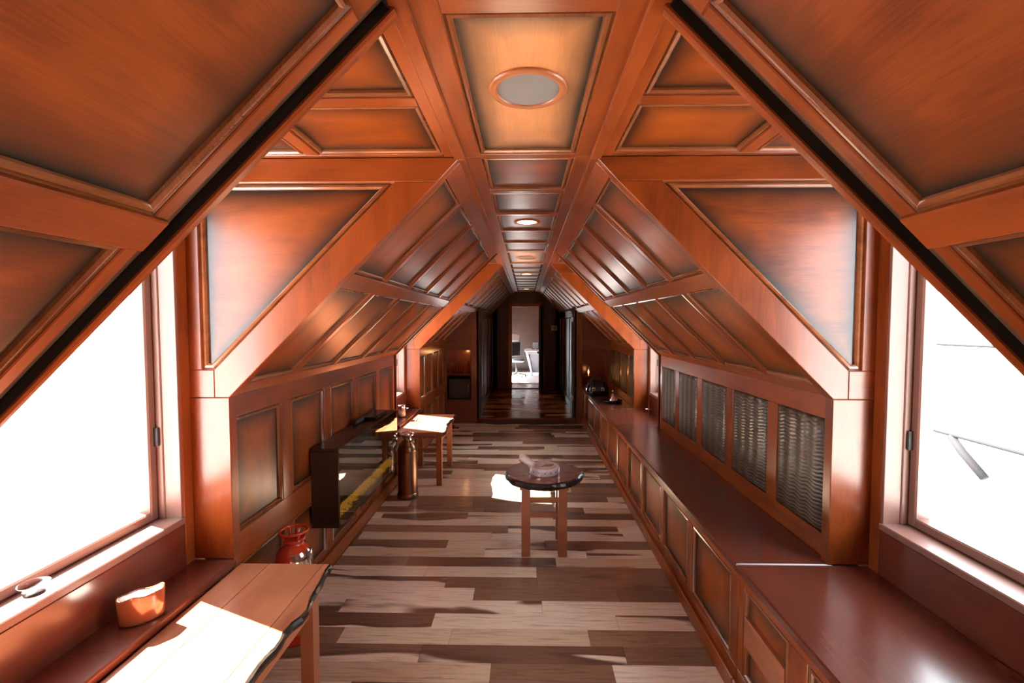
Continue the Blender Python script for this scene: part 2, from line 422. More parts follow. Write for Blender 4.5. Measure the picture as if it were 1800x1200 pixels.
walls = {}
for s in (-1, 1):
    bm = bmesh.new()
    prev = YBACK
    for d0, d1 in DORMERS + [(YSTEP + 0.2, 0)]:
        lo, hi = min(s * (W + 0.028), s * (W + 0.13)), max(s * (W + 0.028), s * (W + 0.13))
        if d0 > prev + 0.1: add_box(bm, (lo, prev + 0.03, -0.1), (hi, d0 - 0.005, ZB + 0.12))
        if d1: add_box(bm, (lo, d0 - 0.02, -0.1), (hi, d1 + 0.031, CT - 0.06)); prev = d1
    walls[s] = structure(from_bm('wall_' + SIDE[s], bm, 'shell'))
ROWS_L = [(0.13, 0.55), (0.70, 1.255)]
ROWS_R = [(0.715, 1.255)]
knee_wall(-1, walls[-1], DORMERS[0][1], DORMERS[1][0], 5, ROWS_L)
knee_wall(-1, walls[-1], DORMERS[1][1], DORMERS[2][0], 5, ROWS_L)
knee_wall(-1, walls[-1], DORMERS[2][1], YSTEP, 4, ROWS_L, groove=False)
knee_wall(1, walls[1], DORMERS[0][1], DORMERS[1][0], 5, ROWS_R, leather=True)
knee_wall(1, walls[1], DORMERS[1][1], DORMERS[2][0], 5, ROWS_R, leather=True)
knee_wall(1, walls[1], DORMERS[2][1], YSTEP, 4, ROWS_R, leather=True, groove=False)
for d0, d1 in DORMERS:       # left knee wall goes on below the dormer ledges
    fr = fr_wall(-1)
    prism('rail', 'board', fr, rect(d0, d1, 0.0, 0.13), -0.03, 0, 0.002, walls[-1])
    prism('rail', 'board', fr, rect(d0, d1, 0.55, CT - 0.03), -0.03, 0, 0.002, walls[-1])
    for a in (d0, d1 - 0.06, (d0 + d1) / 2 - 0.03): prism('stile', 'board', fr, rect(a, a + 0.06, 0.13, 0.55), -0.03, 0, 0.002, walls[-1], 'v')
    for a, b in ((d0 + 0.06, (d0 + d1) / 2 - 0.03), ((d0 + d1) / 2 + 0.03, d1 - 0.06)): panel(fr, rect(a, b, 0.13, 0.55), walls[-1], grain='v')
bl = empty('baseboard_left'); structure(bl)
for y0, y1 in ((YBACK, 2.0), (2.0, 4.7), (4.7, YSTEP)):
    box('skirting_board', 'board', (-W, y0, 0), (-W + 0.018, y1, 0.105), bl)

# ---- slopes
def slope(s, parent, y0, y1, n, groove=True, near=0.05, mid=(0.715, 0.805), v1=0.075):
    fr = fr_slope(s); ye = y1 - (GW if groove else 0); top = SL - 0.105; y0 += 0.04; near = 0.02
    prism('rail', 'board', fr, rect(y0, ye, -0.012, v1), -0.03, 0, 0.003, parent)
    prism('rail', 'board', fr, rect(y0, ye, top, SL - 0.004), -0.03, 0, 0.003, parent)
    prism('mid_rail', 'board', fr, rect(y0, ye, *mid), -0.03, 0.010, 0.004, parent)
    dv = dividers(y0 - 0.04, ye + 0.02, n) if n > 1 else []; sw = 0.026
    edges = [y0 + near] + [q for d in dv for q in (d - sw, d + sw)] + [ye - 0.035]
    for b0, b1 in ((v1, mid[0]), (mid[1], top)):
        st = [y0] + edges + [ye]
        for i in range(0, len(st), 2): prism('stile', 'board', fr, rect(st[i], st[i + 1], b0, b1), -0.03, 0, 0.003, parent, 'v')
        for i in range(0, len(edges), 2): panel(fr, rect(edges[i], edges[i + 1], b0, b1), parent, grain='u' if n <= 2 else 'v', bw=0.9)
    if groove:
        shadow_groove(fr, ye, y1, 0, SL - 0.03, parent)
        prism('edge_trim', 'board', fr, rect(y1 - 0.02, y1, -0.004, SL - 0.02), -0.06, 0.008, 0.005, parent, 'v')
slopes = {}
for s in (-1, 1):
    bm = bmesh.new(); fr = fr_slope(s); prev = YBACK
    for d0, d1 in DORMERS + [(YDOOR + 0.2, 0)]:
        if d0 > prev + 0.1: rs = rings(bm, fr, [(rect(prev + 0.03, d0 - 0.005, -0.02, SL + 0.06), -0.14), (rect(prev + 0.03, d0 - 0.005, -0.02, SL + 0.06), -0.028)]); bm.faces.new(rs[0]); bm.faces.new(rs[1])
        if d1: prev = d1
    slopes[s] = structure(from_bm('ceiling_slope_' + SIDE[s], bm, 'shell'))
    slope(s, slopes[s], DORMERS[0][1], DORMERS[1][0], 2)
    slope(s, slopes[s], DORMERS[1][1], DORMERS[2][0], 5)
    slope(s, slopes[s], DORMERS[2][1], YDOOR, 10, groove=False)

# ---- flat ceiling
bm = bmesh.new(); add_box(bm, (-XC - 0.12, YBACK - 0.1, ZC + 0.03), (XC + 0.12, YDOOR + 0.1, ZC + 0.13))
ceil = structure(from_bm('ceiling', bm, 'shell'))
cuts = [YBACK, DORMERS[0][1]] + dividers(DORMERS[0][1], DORMERS[1][0], 5) + [DORMERS[1][0], DORMERS[1][1]] + dividers(DORMERS[1][1], DORMERS[2][0], 5) + [DORMERS[2][0], DORMERS[2][1]] + dividers(DORMERS[2][1], YDOOR, 10) + [YDOOR]
for s in (-1, 1):
    for a, b in ((YBACK, 2.0), (2.0, DORMERS[2][1]), (DORMERS[2][1], YDOOR)):
        prism('stile', 'board', FR_CEIL, rect(a, b, *sorted((s * 0.205, s * (XC - 0.001)))), -0.03, 0, 0.003, ceil)
        prism('edge_batten', 'board', FR_CEIL, rect(a, b, *sorted((s * (XC - 0.018), s * (XC + 0.03)))), -0.03, 0.012, 0.004, ceil)
for i, c in enumerate(cuts):
    prism('crossbar', 'board', FR_CEIL, rect(max(c - 0.027, YBACK), min(c + 0.027, YDOOR), -0.205, 0.205), -0.03, 0, 0.003, ceil, 'v')
ceil_panels = []
for a, b in zip(cuts, cuts[1:]):
    ceil_panels.append(((a + b) / 2, panel(FR_CEIL, rect(a + 0.027, b - 0.027, -0.205, 0.205), ceil, grain='u' if b - a > 0.7 else 'v', mat='panel_floor_lit' if 0.7 < b - a < 1.0 else 'panel')))

# ---- dormers: cheeks, ceilings, window walls, windows, ledges
cheeks = {}
def cheek(s, y, face):
    """side wall of a dormer in the plane y; face -1 looks toward the camera, +1 away from it"""
    fr = F((0, y, 0), (s, 0, 0), (0, 0, 1), (0, face, 0))
    o = empty('wall_cheek_%s' % SIDE[s]); structure(o)
    wc = WC if face < 0 else W + 0.012
    k = (wc - XC) / (ZC - ZB)
    lo = CT
    full = [(XW + 0.25, lo), (wc + 0.055, lo), (wc + 0.055, ZB), (XC + 0.065, ZC), (XC + 0.065, ZC + 0.02), (XW + 0.25, ZC + 0.02)]
    bm = bmesh.new()
    rs = rings(bm, fr, [(full, -0.035), (full, -0.10)] if face < 0 else [(full, -0.030), (full, -0.05)])
    for q in rs: bm.faces.new(q)
    from_bm('backing', bm, 'shell', o)
    hb = -0.05 if face < 0 else -0.021
    prism('corner_post', 'board', fr, rect(wc, XW + 0.02, lo, ZB - 0.0015), hb, 0, 0.003, o, 'v')
    # framed upper part cut along the roof slope
    st = 0.135; pw = XW - 0.055; zt = ZC - 0.105; zb = ZB + 0.125
    def xs(z): return wc - k * (z - ZB)
    nx = st * math.sqrt(1 + k * k)          # horizontal width of the raking stile
    def xi(z): return xs(z) + nx
    tri = [(pw, zb), (pw, zt), (xi(zt), zt), (min(xi(zb), pw - 0.02), zb)]
    zi = tri[3][1]
    prism('raking_stile', 'board', fr, [(wc, ZB), (xs(zt), zt), (xi(zt), zt), (xi(zb), zb), (xi(zb), ZB)], hb, 0, 0.003, o, 'v') if xi(zb) < pw else None
    prism('header_rail', 'board', fr, [(xs(zt), zt), (XC + 0.005, ZC), (XW + 0.02, ZC), (XW + 0.02, zt)], hb, 0, 0.003, o)
    prism('foot_rail', 'board', fr, rect(xi(zb), XW + 0.02, ZB, zb), hb, 0, 0.003, o)
    prism('stile', 'board', fr, rect(pw, XW + 0.02, zb, zt), hb, 0, 0.003, o, 'v')
    panel(fr, tri, o, border=0.11, bw=1.2)
    return o
win_n = [0]
def dormer(s, d0, d1):
    cheek(s, d1, -1); cheek(s, d0 + 0.022, +1)
    ya, yb = d0 + 0.022, d1
    # flat dormer ceiling
    fr = F((0, 0, ZC), (0, 1, 0), (s, 0, 0), (0, 0, -1))
    c = empty('ceiling_dormer_%s' % SIDE[s]); structure(c)
    prism('backing', 'shell', fr, rect(ya - 0.1, yb + 0.1, XC, XW + 0.25), -0.12, -0.028, 0, c)
    x0, x1 = XC + 0.03, XW + 0.05; xm = 0.93; ym = (ya + yb) / 2 - 0.03
    prism('stile', 'board', fr, rect(ya, yb, x0, x0 + 0.045), -0.03, 0.0, 0.003, c)
    prism('stile', 'board', fr, rect(ya, yb, x1 - 0.08, x1), -0.03, 0.0, 0.003, c)
    for a, b in ((ya, ya + 0.03), (ym - 0.028, ym + 0.028), (yb - 0.03, yb)): prism('rail', 'board', fr, rect(a, b, x0 + 0.045, x1 - 0.08), -0.03, 0, 0.003, c, 'v')
    for a, b in ((ya + 0.03, ym - 0.028), (ym + 0.028, yb - 0.03)):
        prism('rail', 'board', fr, rect(a, b, xm - 0.03, xm + 0.03), -0.03, 0, 0.003, c)
        panel(fr, rect(a, b, x0 + 0.045, xm - 0.03), c, grain='v'); panel(fr, rect(a, b, xm + 0.03, x1 - 0.08), c, grain='v')
    # window wall and window
    win_n[0] += 1
    wd = structure(empty('window_%d' % win_n[0]))
    fw = F((s * XW, 0, 0), (0, 1, 0), (0, 0, 1), (-s, 0, 0))
    oa, ob, z0, z1 = ya + 0.063, yb - 0.058, 0.835, 2.27
    zl = CT - 0.02
    for nm, q in (('wall_board', rect(ya - 0.1, yb + 0.1, -0.1, z0 - 0.03)), ('wall_board', rect(ya - 0.1, yb + 0.1, z1 + 0.02, ZC + 0.05)), ('wall_board', rect(ya - 0.1, oa - 0.02, z0 - 0.03, z1 + 0.02)), ('wall_board', rect(ob + 0.02, yb + 0.1, z0 - 0.03, z1 + 0.02))):
        prism(nm, 'shell', fw, q, -0.16, -0.02, 0, wd)
    prism('casing', 'board', fw, rect(ob, yb, zl, z1 + 0.09), -0.03, 0.0, 0.004, wd, 'v')
    prism('casing', 'board', fw, rect(ya, oa, zl, z1 + 0.09), -0.03, 0.0, 0.004, wd, 'v')
    prism('head_casing', 'board', fw, rect(oa, ob, z1, z1 + 0.12), -0.03, 0.0, 0.004, wd)
    prism('apron', 'top', fw, rect(oa, ob, zl, z0 - 0.031), -0.03, 0.003, 0.003, wd)
    # lining of the opening
    prism('jamb', 'window_frame', fw, rect(ob - 0.012, ob + 0.02, z0, z1), -0.18, -0.004, 0.002, wd, 'v')
    prism('jamb', 'window_frame', fw, rect(oa - 0.02, oa + 0.012, z0, z1), -0.18, -0.004, 0.002, wd, 'v')
    prism('head_jamb', 'window_frame', fw, rect(oa, ob, z1 - 0.012, z1 + 0.02), -0.18, -0.004, 0.002, wd)
    prism('sill', 'window_frame', fw, rect(oa, ob, z0 - 0.03, z0), -0.20, 0.006, 0.004, wd)
    sa, sb, sz0, sz1 = oa + 0.012, ob - 0.012, z0, z1 - 0.012; t = 0.040
    sash = empty('sash'); sash.parent = wd
    prism('sash_stile', 'window_frame', fw, rect(sa, sa + t, sz0, sz1), -0.165, -0.105, 0.006, sash, 'v')
    prism('sash_stile', 'window_frame', fw, rect(sb - t, sb, sz0, sz1), -0.165, -0.105, 0.006, sash, 'v')
    prism('sash_rail', 'window_frame', fw, rect(sa + t, sb - t, sz0, sz0 + t), -0.165, -0.105, 0.006, sash)
    prism('sash_rail', 'window_frame', fw, rect(sa + t, sb - t, sz1 - t, sz1), -0.165, -0.105, 0.006, sash)
    prism('stop_bead', 'window_frame', fw, rect(sb - 0.006, sb + 0.004, sz0, sz1), -0.10, -0.075, 0.003, wd, 'v')
    prism('stop_bead', 'window_frame', fw, rect(sa - 0.004, sa + 0.006, sz0, sz1), -0.10, -0.075, 0.003, wd, 'v')
    prism('pane', 'glass', fw, rect(sa + t - 0.005, sb - t + 0.005, sz0 + t - 0.005, sz1 - t + 0.005), -0.140, -0.134, 0, sash)
    prism('latch', 'black_matt', fw, rect(sb - 0.016, sb - 0.004, 1.16, 1.24), -0.105, -0.085, 0.003, sash, 'v')
    # left ledge (the right bench top is deep enough to be the ledge)
    if s < 0:
        l = structure(empty('trim_ledge'))
        box('ledge_board', 'top', (-XW - 0.01, ya - 0.05, CT - 0.035), (-WC + 0.012, yb + 0.0, CT), l, 0.006)
for d0, d1 in DORMERS:
    for s in (-1, 1): dormer(s, d0, d1)

# ---- back wall behind the camera
bm = bmesh.new(); add_box(bm, (-1.8, YBACK - 0.15, -0.1), (1.8, YBACK, ZC + 0.2))
structure(from_bm('wall_back', bm, 'board'))

# ---- far end: niche walls, corridor walls, step, door wall
CX = 0.80
fl2 = empty('floor_corridor'); structure(fl2)
box('riser', 'dark', (-CX, YSTEP - 0.005, 0), (CX, YSTEP + 0.02, STEP - 0.022), fl2)
box('nosing', 'top', (-CX, YSTEP - 0.03, STEP - 0.025), (CX, YSTEP + 0.06, STEP + 0.001), fl2)
bm = bmesh.new(); add_box(bm, (-CX - 0.05, YSTEP + 0.02, -0.1), (CX + 0.05, 15.0, STEP - 0.014)); from_bm('subfloor', bm, 'shell', fl2)
lay_planks(fl2, -CX, CX, YSTEP + 0.06, YDOOR + 0.15, STEP, 'plank_corridor', r)
for s in (-1, 1):
    nm = SIDE[s]
    # wall that faces the camera beside the corridor, with a niche
    fr = F((0, YSTEP, 0), (s, 0, 0), (0, 0, 1), (0, -1, 0))
    o = structure(empty('wall_niche_' + nm))  # niche boards in darker wood: the far end's shade is put into colour
    nx0, nx1, nz0, nz1 = CX + 0.13, W - 0.04, 0.40, 1.23
    if s > 0: nz0 = CT + 0.0
    for q, g in ((rect(CX, W + 0.02, 0, nz0), 'u'), (rect(CX, nx0, nz0, 1.93), 'v'), (rect(nx1, W + 0.02, nz0, nz1), 'v')):
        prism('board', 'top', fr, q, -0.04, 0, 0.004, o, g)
    prism('board', 'top', fr, [(nx0, nz1), (W + 0.02, nz1), (W + 0.02, ZB), (nx0, ZB + (W - nx0) * 1.03)], -0.04, 0, 0.004, o)
    y0, y1 = YSTEP + 0.04, YSTEP + 0.42
    for lo, hi in (((nx0 - 0.03, y1, nz0 - 0.05), (nx1 + 0.03, y1 + 0.03, nz1 + 0.05)), ((nx0 - 0.03, y0, nz0 - 0.03), (nx1 + 0.03, y1, nz0)), ((nx0 - 0.03, y0, nz1), (nx1 + 0.03, y1, nz1 + 0.03)), ((nx0 - 0.03, y0, nz0), (nx0, y1, nz1)), ((nx1, y0, nz0), (nx1 + 0.03, y1, nz1))):
        xa, xb = sorted((s * lo[0], s * hi[0]))
        box('niche_board', 'top', (xa, lo[1], lo[2]), (xb, hi[1], hi[2]), o)
    if s < 0: box('shelf', 'top', (-nx1, y0 + 0.06, 0.80), (-nx0, y1, 0.822), o)
    # corridor side wall with fluted pilasters and tall doors
    fw = F((s * CX, 0, 0), (0, 1, 0), (0, 0, 1), (-s, 0, 0))
    c = structure(empty('wall_corridor_' + nm))
    zt = ZB + (W - CX) * 1.033
    prism('backing', 'shell', fw, rect(YSTEP + 0.04, YDOOR + 0.1, 0, zt + 0.1), -0.10, -0.028, 0, c)
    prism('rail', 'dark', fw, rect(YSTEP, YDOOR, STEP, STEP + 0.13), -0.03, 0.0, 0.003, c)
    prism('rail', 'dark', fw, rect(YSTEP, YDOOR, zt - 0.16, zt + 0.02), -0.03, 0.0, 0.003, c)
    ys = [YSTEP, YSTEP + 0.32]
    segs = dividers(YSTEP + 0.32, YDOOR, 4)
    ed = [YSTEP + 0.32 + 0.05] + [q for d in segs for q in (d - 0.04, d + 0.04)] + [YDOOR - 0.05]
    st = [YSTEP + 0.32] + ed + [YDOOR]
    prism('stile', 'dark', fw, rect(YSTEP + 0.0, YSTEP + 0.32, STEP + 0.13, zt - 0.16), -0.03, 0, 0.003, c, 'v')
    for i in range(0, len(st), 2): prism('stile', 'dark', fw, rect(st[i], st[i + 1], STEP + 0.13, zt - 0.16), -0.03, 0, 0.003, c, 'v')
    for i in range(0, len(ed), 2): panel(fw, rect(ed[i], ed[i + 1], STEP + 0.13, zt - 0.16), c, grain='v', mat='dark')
    pil = empty('pilaster'); pil.parent = c
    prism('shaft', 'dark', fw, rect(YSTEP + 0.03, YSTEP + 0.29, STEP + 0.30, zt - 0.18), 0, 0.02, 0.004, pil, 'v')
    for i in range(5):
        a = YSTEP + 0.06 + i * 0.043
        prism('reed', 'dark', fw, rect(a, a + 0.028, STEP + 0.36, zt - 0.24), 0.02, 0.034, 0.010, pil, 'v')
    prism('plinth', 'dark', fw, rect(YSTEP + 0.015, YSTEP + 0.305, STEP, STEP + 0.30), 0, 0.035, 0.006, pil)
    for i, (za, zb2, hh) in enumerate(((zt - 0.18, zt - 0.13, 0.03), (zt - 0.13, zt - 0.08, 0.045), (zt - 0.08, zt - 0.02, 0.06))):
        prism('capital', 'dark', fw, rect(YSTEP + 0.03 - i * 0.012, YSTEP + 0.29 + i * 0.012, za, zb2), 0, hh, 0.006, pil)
# door wall
DX0, DX1, DZ = -0.345, 0.345, 2.07
fr = F((0, YDOOR, 0), (1, 0, 0), (0, 0, 1), (0, -1, 0))
wf = structure(empty('wall_far'))
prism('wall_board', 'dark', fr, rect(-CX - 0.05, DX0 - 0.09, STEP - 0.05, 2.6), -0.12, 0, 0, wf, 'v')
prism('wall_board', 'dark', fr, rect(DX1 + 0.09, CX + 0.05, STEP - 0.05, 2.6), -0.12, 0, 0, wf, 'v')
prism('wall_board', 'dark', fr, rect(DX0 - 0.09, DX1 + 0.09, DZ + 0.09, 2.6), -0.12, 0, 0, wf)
dr = structure(empty('door_1'))
prism('jamb', 'board', fr, rect(DX0 - 0.09, DX0, STEP, DZ + 0.09), -0.14, 0.018, 0.005, dr, 'v')
prism('jamb', 'board', fr, rect(DX1, DX1 + 0.09, STEP, DZ + 0.09), -0.14, 0.018, 0.005, dr, 'v')
prism('head', 'board', fr, rect(DX0, DX1, DZ, DZ + 0.09), -0.14, 0.018, 0.005, dr)
prism('threshold', 'top', fr, rect(DX0, DX1, STEP, STEP + 0.02), -0.14, 0.02, 0.003, dr)
# open leaf, hinged on the right jamb and swung into the corridor
ang = math.radians(82)
lu = V((-math.cos(ang), -math.sin(ang), 0)); hinge = V((DX1 + 0.045, YDOOR - 0.03, 0))
fl = F(hinge, lu, (0, 0, 1), (-lu.y * -1, 0, 0))
fl = F(hinge, lu, (0, 0, 1), V((lu.y, -lu.x, 0)))
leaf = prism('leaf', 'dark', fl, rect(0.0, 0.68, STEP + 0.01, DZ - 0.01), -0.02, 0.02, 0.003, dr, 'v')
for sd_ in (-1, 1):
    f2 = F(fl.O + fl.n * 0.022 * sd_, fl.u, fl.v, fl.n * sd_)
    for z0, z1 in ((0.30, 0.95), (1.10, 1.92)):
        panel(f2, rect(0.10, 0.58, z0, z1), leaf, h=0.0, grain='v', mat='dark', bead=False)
    kn = fl.p(0.62, 1.02, 0.045 * sd_)
    lathe('knob', 'brass', kn, [(0, -0.026), (0.018, -0.02), (0.026, 0), (0.018, 0.02), (0, 0.026)], leaf, 14)

# ---- room beyond the door
fr2 = structure(empty('wall_study'))
for nm, lo, hi in (('end_wall', (-1.4, 15.0, 0), (2.2, 15.1, 2.8)), ('side_wall', (1.9, YDOOR + 0.12, 0), (2.0, 15.0, 2.8)), ('side_wall', (-1.3, YDOOR + 0.12, 0), (-1.2, 15.0, 0.35)), ('side_wall', (-1.3, YDOOR + 0.12, 1.70), (-1.2, 15.0, 2.8)),
                   ('side_wall', (-1.3, YDOOR + 0.12, 0.35), (-1.2, 12.3, 1.70)), ('side_wall', (-1.3, 14.3, 0.35), (-1.2, 15.0, 1.70)), ('front_wall', (-2.2, YDOOR, 0), (-0.7, YDOOR + 0.12, 2.8)), ('front_wall', (0.7, YDOOR, 0), (2.2, YDOOR + 0.12, 2.8))):
    bm = bmesh.new(); add_box(bm, lo, hi); from_bm(nm, bm, 'dark', fr2)
c2 = structure(empty('ceiling_study'))
bm = bmesh.new(); add_box(bm, (-2.1, YDOOR, 2.65), (2.1, 15.1, 2.75)); from_bm('flat_board', bm, 'board', c2)
for s in (-1, 1):
    f3 = F((s * 1.9, 0, 1.6), (0, 1, 0), V((-s * 0.72, 0, 0.69)).normalized(), V((-s * 0.69, 0, -0.72)).normalized())
    for k in range(5):
        prism('slope_board', 'board', f3, rect(YDOOR + 0.15 + k * 0.8, YDOOR + 0.93 + k * 0.8, 0.45, 1.5), -0.03, 0, 0.004, c2)
f4 = structure(empty('floor_study'))
for k in range(14):
    box('plank', 'plank', (-2.0, YDOOR + 0.15 + k * 0.3, STEP - 0.02), (2.0, YDOOR + 0.449 + k * 0.3, STEP), f4, 0.002, 0)

# ---- ground and overhead cables outside
bm = bmesh.new(); add_box(bm, (-70, -60, -4.2), (70, 80, -4.0)); structure(from_bm('ground', bm, 'ground'))

# ================================================================== THINGS
# ---- right-hand built-in bench: two cabinet runs and two worktops
BX = 0.95
FB = F((BX, 0, 0), (0, 1, 0), (0, 0, 1), (-1, 0, 0))
def bench(name, label, y0, y1, edges, special=None):
    t = thing(name, label, 'bench', (BX + 0.2, (y0 + y1) / 2, 0))
    zt, p0, p1 = CT - 0.032, 0.135, CT - 0.075
    bm = bmesh.new(); add_box(bm, (BX + 0.03, y0, 0.0), (W - 0.032, y1, zt)); from_bm('carcass', bm, 'shell', t)
    prism('top_rail', 'board', FB, rect(y0, y1, p1, zt), -0.03, 0, 0.002, t)
    prism('bottom_rail', 'board', FB, rect(y0, y1, 0.0, p0), -0.03, 0, 0.002, t)
    prism('plinth_board', 'board', FB, rect(y0, y1, 0.0, 0.085), 0, 0.022, 0.005, t)
    st = [y0] + edges + [y1]
    for i in range(0, len(st), 2): prism('stile', 'board', FB, rect(st[i], st[i + 1], p0, p1), -0.03, 0, 0.002, t, 'v')
    for i in range(0, len(edges), 2):
        a, b = edges[i], edges[i + 1]
        pn = panel(FB, rect(a, b, p0, p1), t, grain='v')
        if special == i // 2:
            prism('pull_board', 'table', FB, rect(a + 0.02, b - 0.02, 0.29, 0.42), -0.016, 0.006, 0.004, pn)
    return t
ea = []
for c in [-2.3 + 0.43 * k for k in range(10)]: ea += [c, c + 0.36]
ea = [e for e in ea if e < 1.60] ; ea = ea[:len(ea) // 2 * 2] + [1.61, 1.95]
if ea[-3] > 1.55: ea[-3] = 1.53
bench('bench_cabinet', 'panelled wooden bench cabinet nearest the camera, with a lighter proud board', -2.6, 1.995, ea, len(ea) // 2 - 1)
eb = [2.07]
for k in range(9): eb += [2.60 + 0.54 * k - 0.035, 2.60 + 0.54 * k + 0.035]
eb += [7.42]
bench('bench_cabinet', 'long run of panelled bench cabinets under the dark leather panels', 2.0, YSTEP - 0.005, eb)
FT = F((0, 0, CT), (1, 0, 0), (0, 1, 0), (0, 0, 1))
BE = 0.937
def worktop(label, poly):
    o = prism('worktop', 'top', FT, poly, -0.031, 0, 0.006, None, 'v'); tag(o, label, 'worktop'); return o
d = DORMERS
worktop('reddish brown bench top in front of the right-hand window', [(BE, -1.60), (W - 0.033, -1.60), (W - 0.033, d[1][0] + 0.055), (XW - 0.003, d[1][0] + 0.055), (XW - 0.003, 1.998), (BE, 1.998)])
worktop('long reddish brown bench top running below the dark leather panels', [(BE, 2.0), (W - 0.005, 2.0), (W - 0.005, d[2][0] + 0.05), (BE, d[2][0] + 0.05)])
worktop('deep reddish brown bench top at the farther right-hand window', [(BE, d[2][0] + 0.051), (XW - 0.003, d[2][0] + 0.051), (XW - 0.003, d[2][1] - 0.002), (BE, d[2][1] - 0.002)])
worktop('dark end of the bench top carrying the tray and bag', [(BE, d[2][1] - 0.001), (W - 0.005, d[2][1] - 0.001), (W - 0.005, YSTEP - 0.006), (BE, YSTEP - 0.006)])

# ---- live-edge tables along the left wall
def live_edge_table(label, y0, y1, xr, zt, seed):
    rn = random.Random(seed)
    xl = -W + 0.035 if seed == 2 else -WC + 0.02
    t = thing('live_edge_table', label, 'table', ((xl + xr) / 2, (y0 + y1) / 2, 0), 'live-edge tables by the left windows')
    fr = F((0, 0, zt), (1, 0, 0), (0, 1, 0), (0, 0, 1)); th = 0.040
    n = 26
    ph = [rn.uniform(0, 6) for _ in range(4)]
    wav = []
    for i in range(n + 1):
        y = y0 + (y1 - y0) * i / n; q = y * 6
        wav.append((xr + 0.016 * math.sin(q * 0.8 + ph[0]) + 0.010 * math.sin(q * 2.1 + ph[1]) + 0.005 * math.sin(q * 5.3 + ph[2]) + rn.uniform(-0.004, 0.004), y))
    s1, s2 = xl + 0.135, xr - 0.055
    prism('top_board', 'table', fr, rect(xl, s1 - 0.0008, y0, y1), -th, 0, 0.0015, t, 'v')
    prism('top_board', 'table', fr, rect(s1, s2 - 0.0008, y0, y1), -th, 0, 0.0015, t, 'v')
    prism('top_board', 'table', fr, [(s2, y0)] + wav + [(s2, y1)], -th, 0, 0.001, t, 'v')
    # rough dark bark along the wavy edge
    bm = bmesh.new(); rs = []
    for x, y in wav:
        rs.append([bm.verts.new((x + dx + rn.uniform(-0.003, 0.003), y, zt + dz)) for dx, dz in ((-0.002, 0.0006), (0.007, -0.004), (0.013, -0.016), (0.008, -0.032), (-0.004, -0.043))])
    for a, b in zip(rs, rs[1:]):
        for k in range(4): bm.faces.new((a[k], a[k + 1], b[k + 1], b[k]))
    from_bm('bark_edge', bm, 'bark', t)
    lz = zt - th; ly0, ly1 = y0 + 0.10, y1 - 0.12; lx0, lx1 = xl + 0.06, xr - 0.055; g = 0.055
    for x in (lx0, lx1 - g + 0.03):
        for y in (ly0, ly1 - g): box('leg', 'table', (x, y, 0), (x + g, y + g, lz), t, 0.004, 2)
    for x in (lx0 + 0.015, lx1 - g + 0.045): box('rail', 'table', (x, ly0 + g, lz - 0.10), (x + 0.025, ly1 - g, lz - 0.055), t, 0.003, 1)
    for y in (ly0 + 0.015, ly1 - g + 0.015):
        box('apron', 'table', (lx0 + g, y, lz - 0.045), (lx1 - g + 0.03, y + 0.025, lz - 0.002), t, 0.003, 0)
        box('rail', 'table', (lx0 + g, y, lz - 0.19), (lx1 - g + 0.03, y + 0.025, lz - 0.155), t, 0.003, 0)
    return t
live_edge_table('wooden table with dark bark edge, in sunlight nearest the camera', 0.95, 2.02, -0.885, 0.585, 1)
live_edge_table('wooden table with slatted legs, behind the tall copper cylinder', 4.50, 5.40, -0.855, 0.585, 2)

# ---- round slab side table
def round_table(cx, cy, zt):
    rn = random.Random(5); t = thing('round_table', 'small round wooden table with black bark edge in mid floor', 'table', (cx, cy, 0))
    n = 48; out = []
    for i in range(n):
        a = 2 * math.pi * i / n
        k = 1 + 0.018 * math.sin(3 * a + 1) + 0.012 * math.sin(7 * a) + 0.008 * math.sin(13 * a + 2)
        out.append((0.283 * k * math.cos(a), 0.262 * k * math.sin(a)))
    fr = F((cx, cy, zt), (1, 0, 0), (0, 1, 0), (0, 0, 1))
    prism('top_slab', 'table_red', fr, out, -0.05, 0, 0.002, t)
    bm = bmesh.new(); prof = ((0.985, 0.001), (1.03, -0.006), (1.06, -0.022), (1.03, -0.042), (0.96, -0.053)); rs = []
    for k, z in prof: rs.append([bm.verts.new((cx + x * (k + (rn.uniform(-0.022, 0.022) if 1.0 < k else 0)), cy + y * (k + (rn.uniform(-0.022, 0.022) if 1.0 < k else 0)), zt + z)) for x, y in out])
    for a, b in zip(rs, rs[1:]):
        for i in range(n): bm.faces.new((a[i], a[(i + 1) % n], b[(i + 1) % n], b[i]))
    from_bm('bark_edge', bm, 'bark', t)
    g = 0.064; hs = 0.165; lz = zt - 0.05
    for sx in (-1, 1):
        for sy in (-1, 1):
            x0 = cx + sx * (hs - g / 2) - g / 2; y0 = cy + sy * (hs - g / 2) - g / 2
            box('leg', 'table', (x0, y0, 0), (x0 + g, y0 + g, lz - 0.03), t, 0.005, 2)
    box('support_board', 'table', (cx - hs - 0.012, cy - hs - 0.012, lz - 0.03), (cx + hs + 0.012, cy + hs + 0.012, lz), t, 0.003, 0)
    for sy in (-1, 1):
        y = cy + sy * (hs - g / 2)
        for z in (0.40, 0.285): box('stretcher', 'table', (cx - hs + g, y - 0.014, z), (cx + hs - g, y + 0.014, z + 0.028), t, 0.003, 0)
    for sx in (-1, 1):
        x = cx + sx * (hs - g / 2)
        for z in (0.40, 0.285): box('stretcher', 'table', (x - 0.014, cy - hs + g, z), (x + 0.014, cy + hs - g, z + 0.028), t, 0.003, 1)
RT = (0.126, 3.36, 0.575)
round_table(*RT)

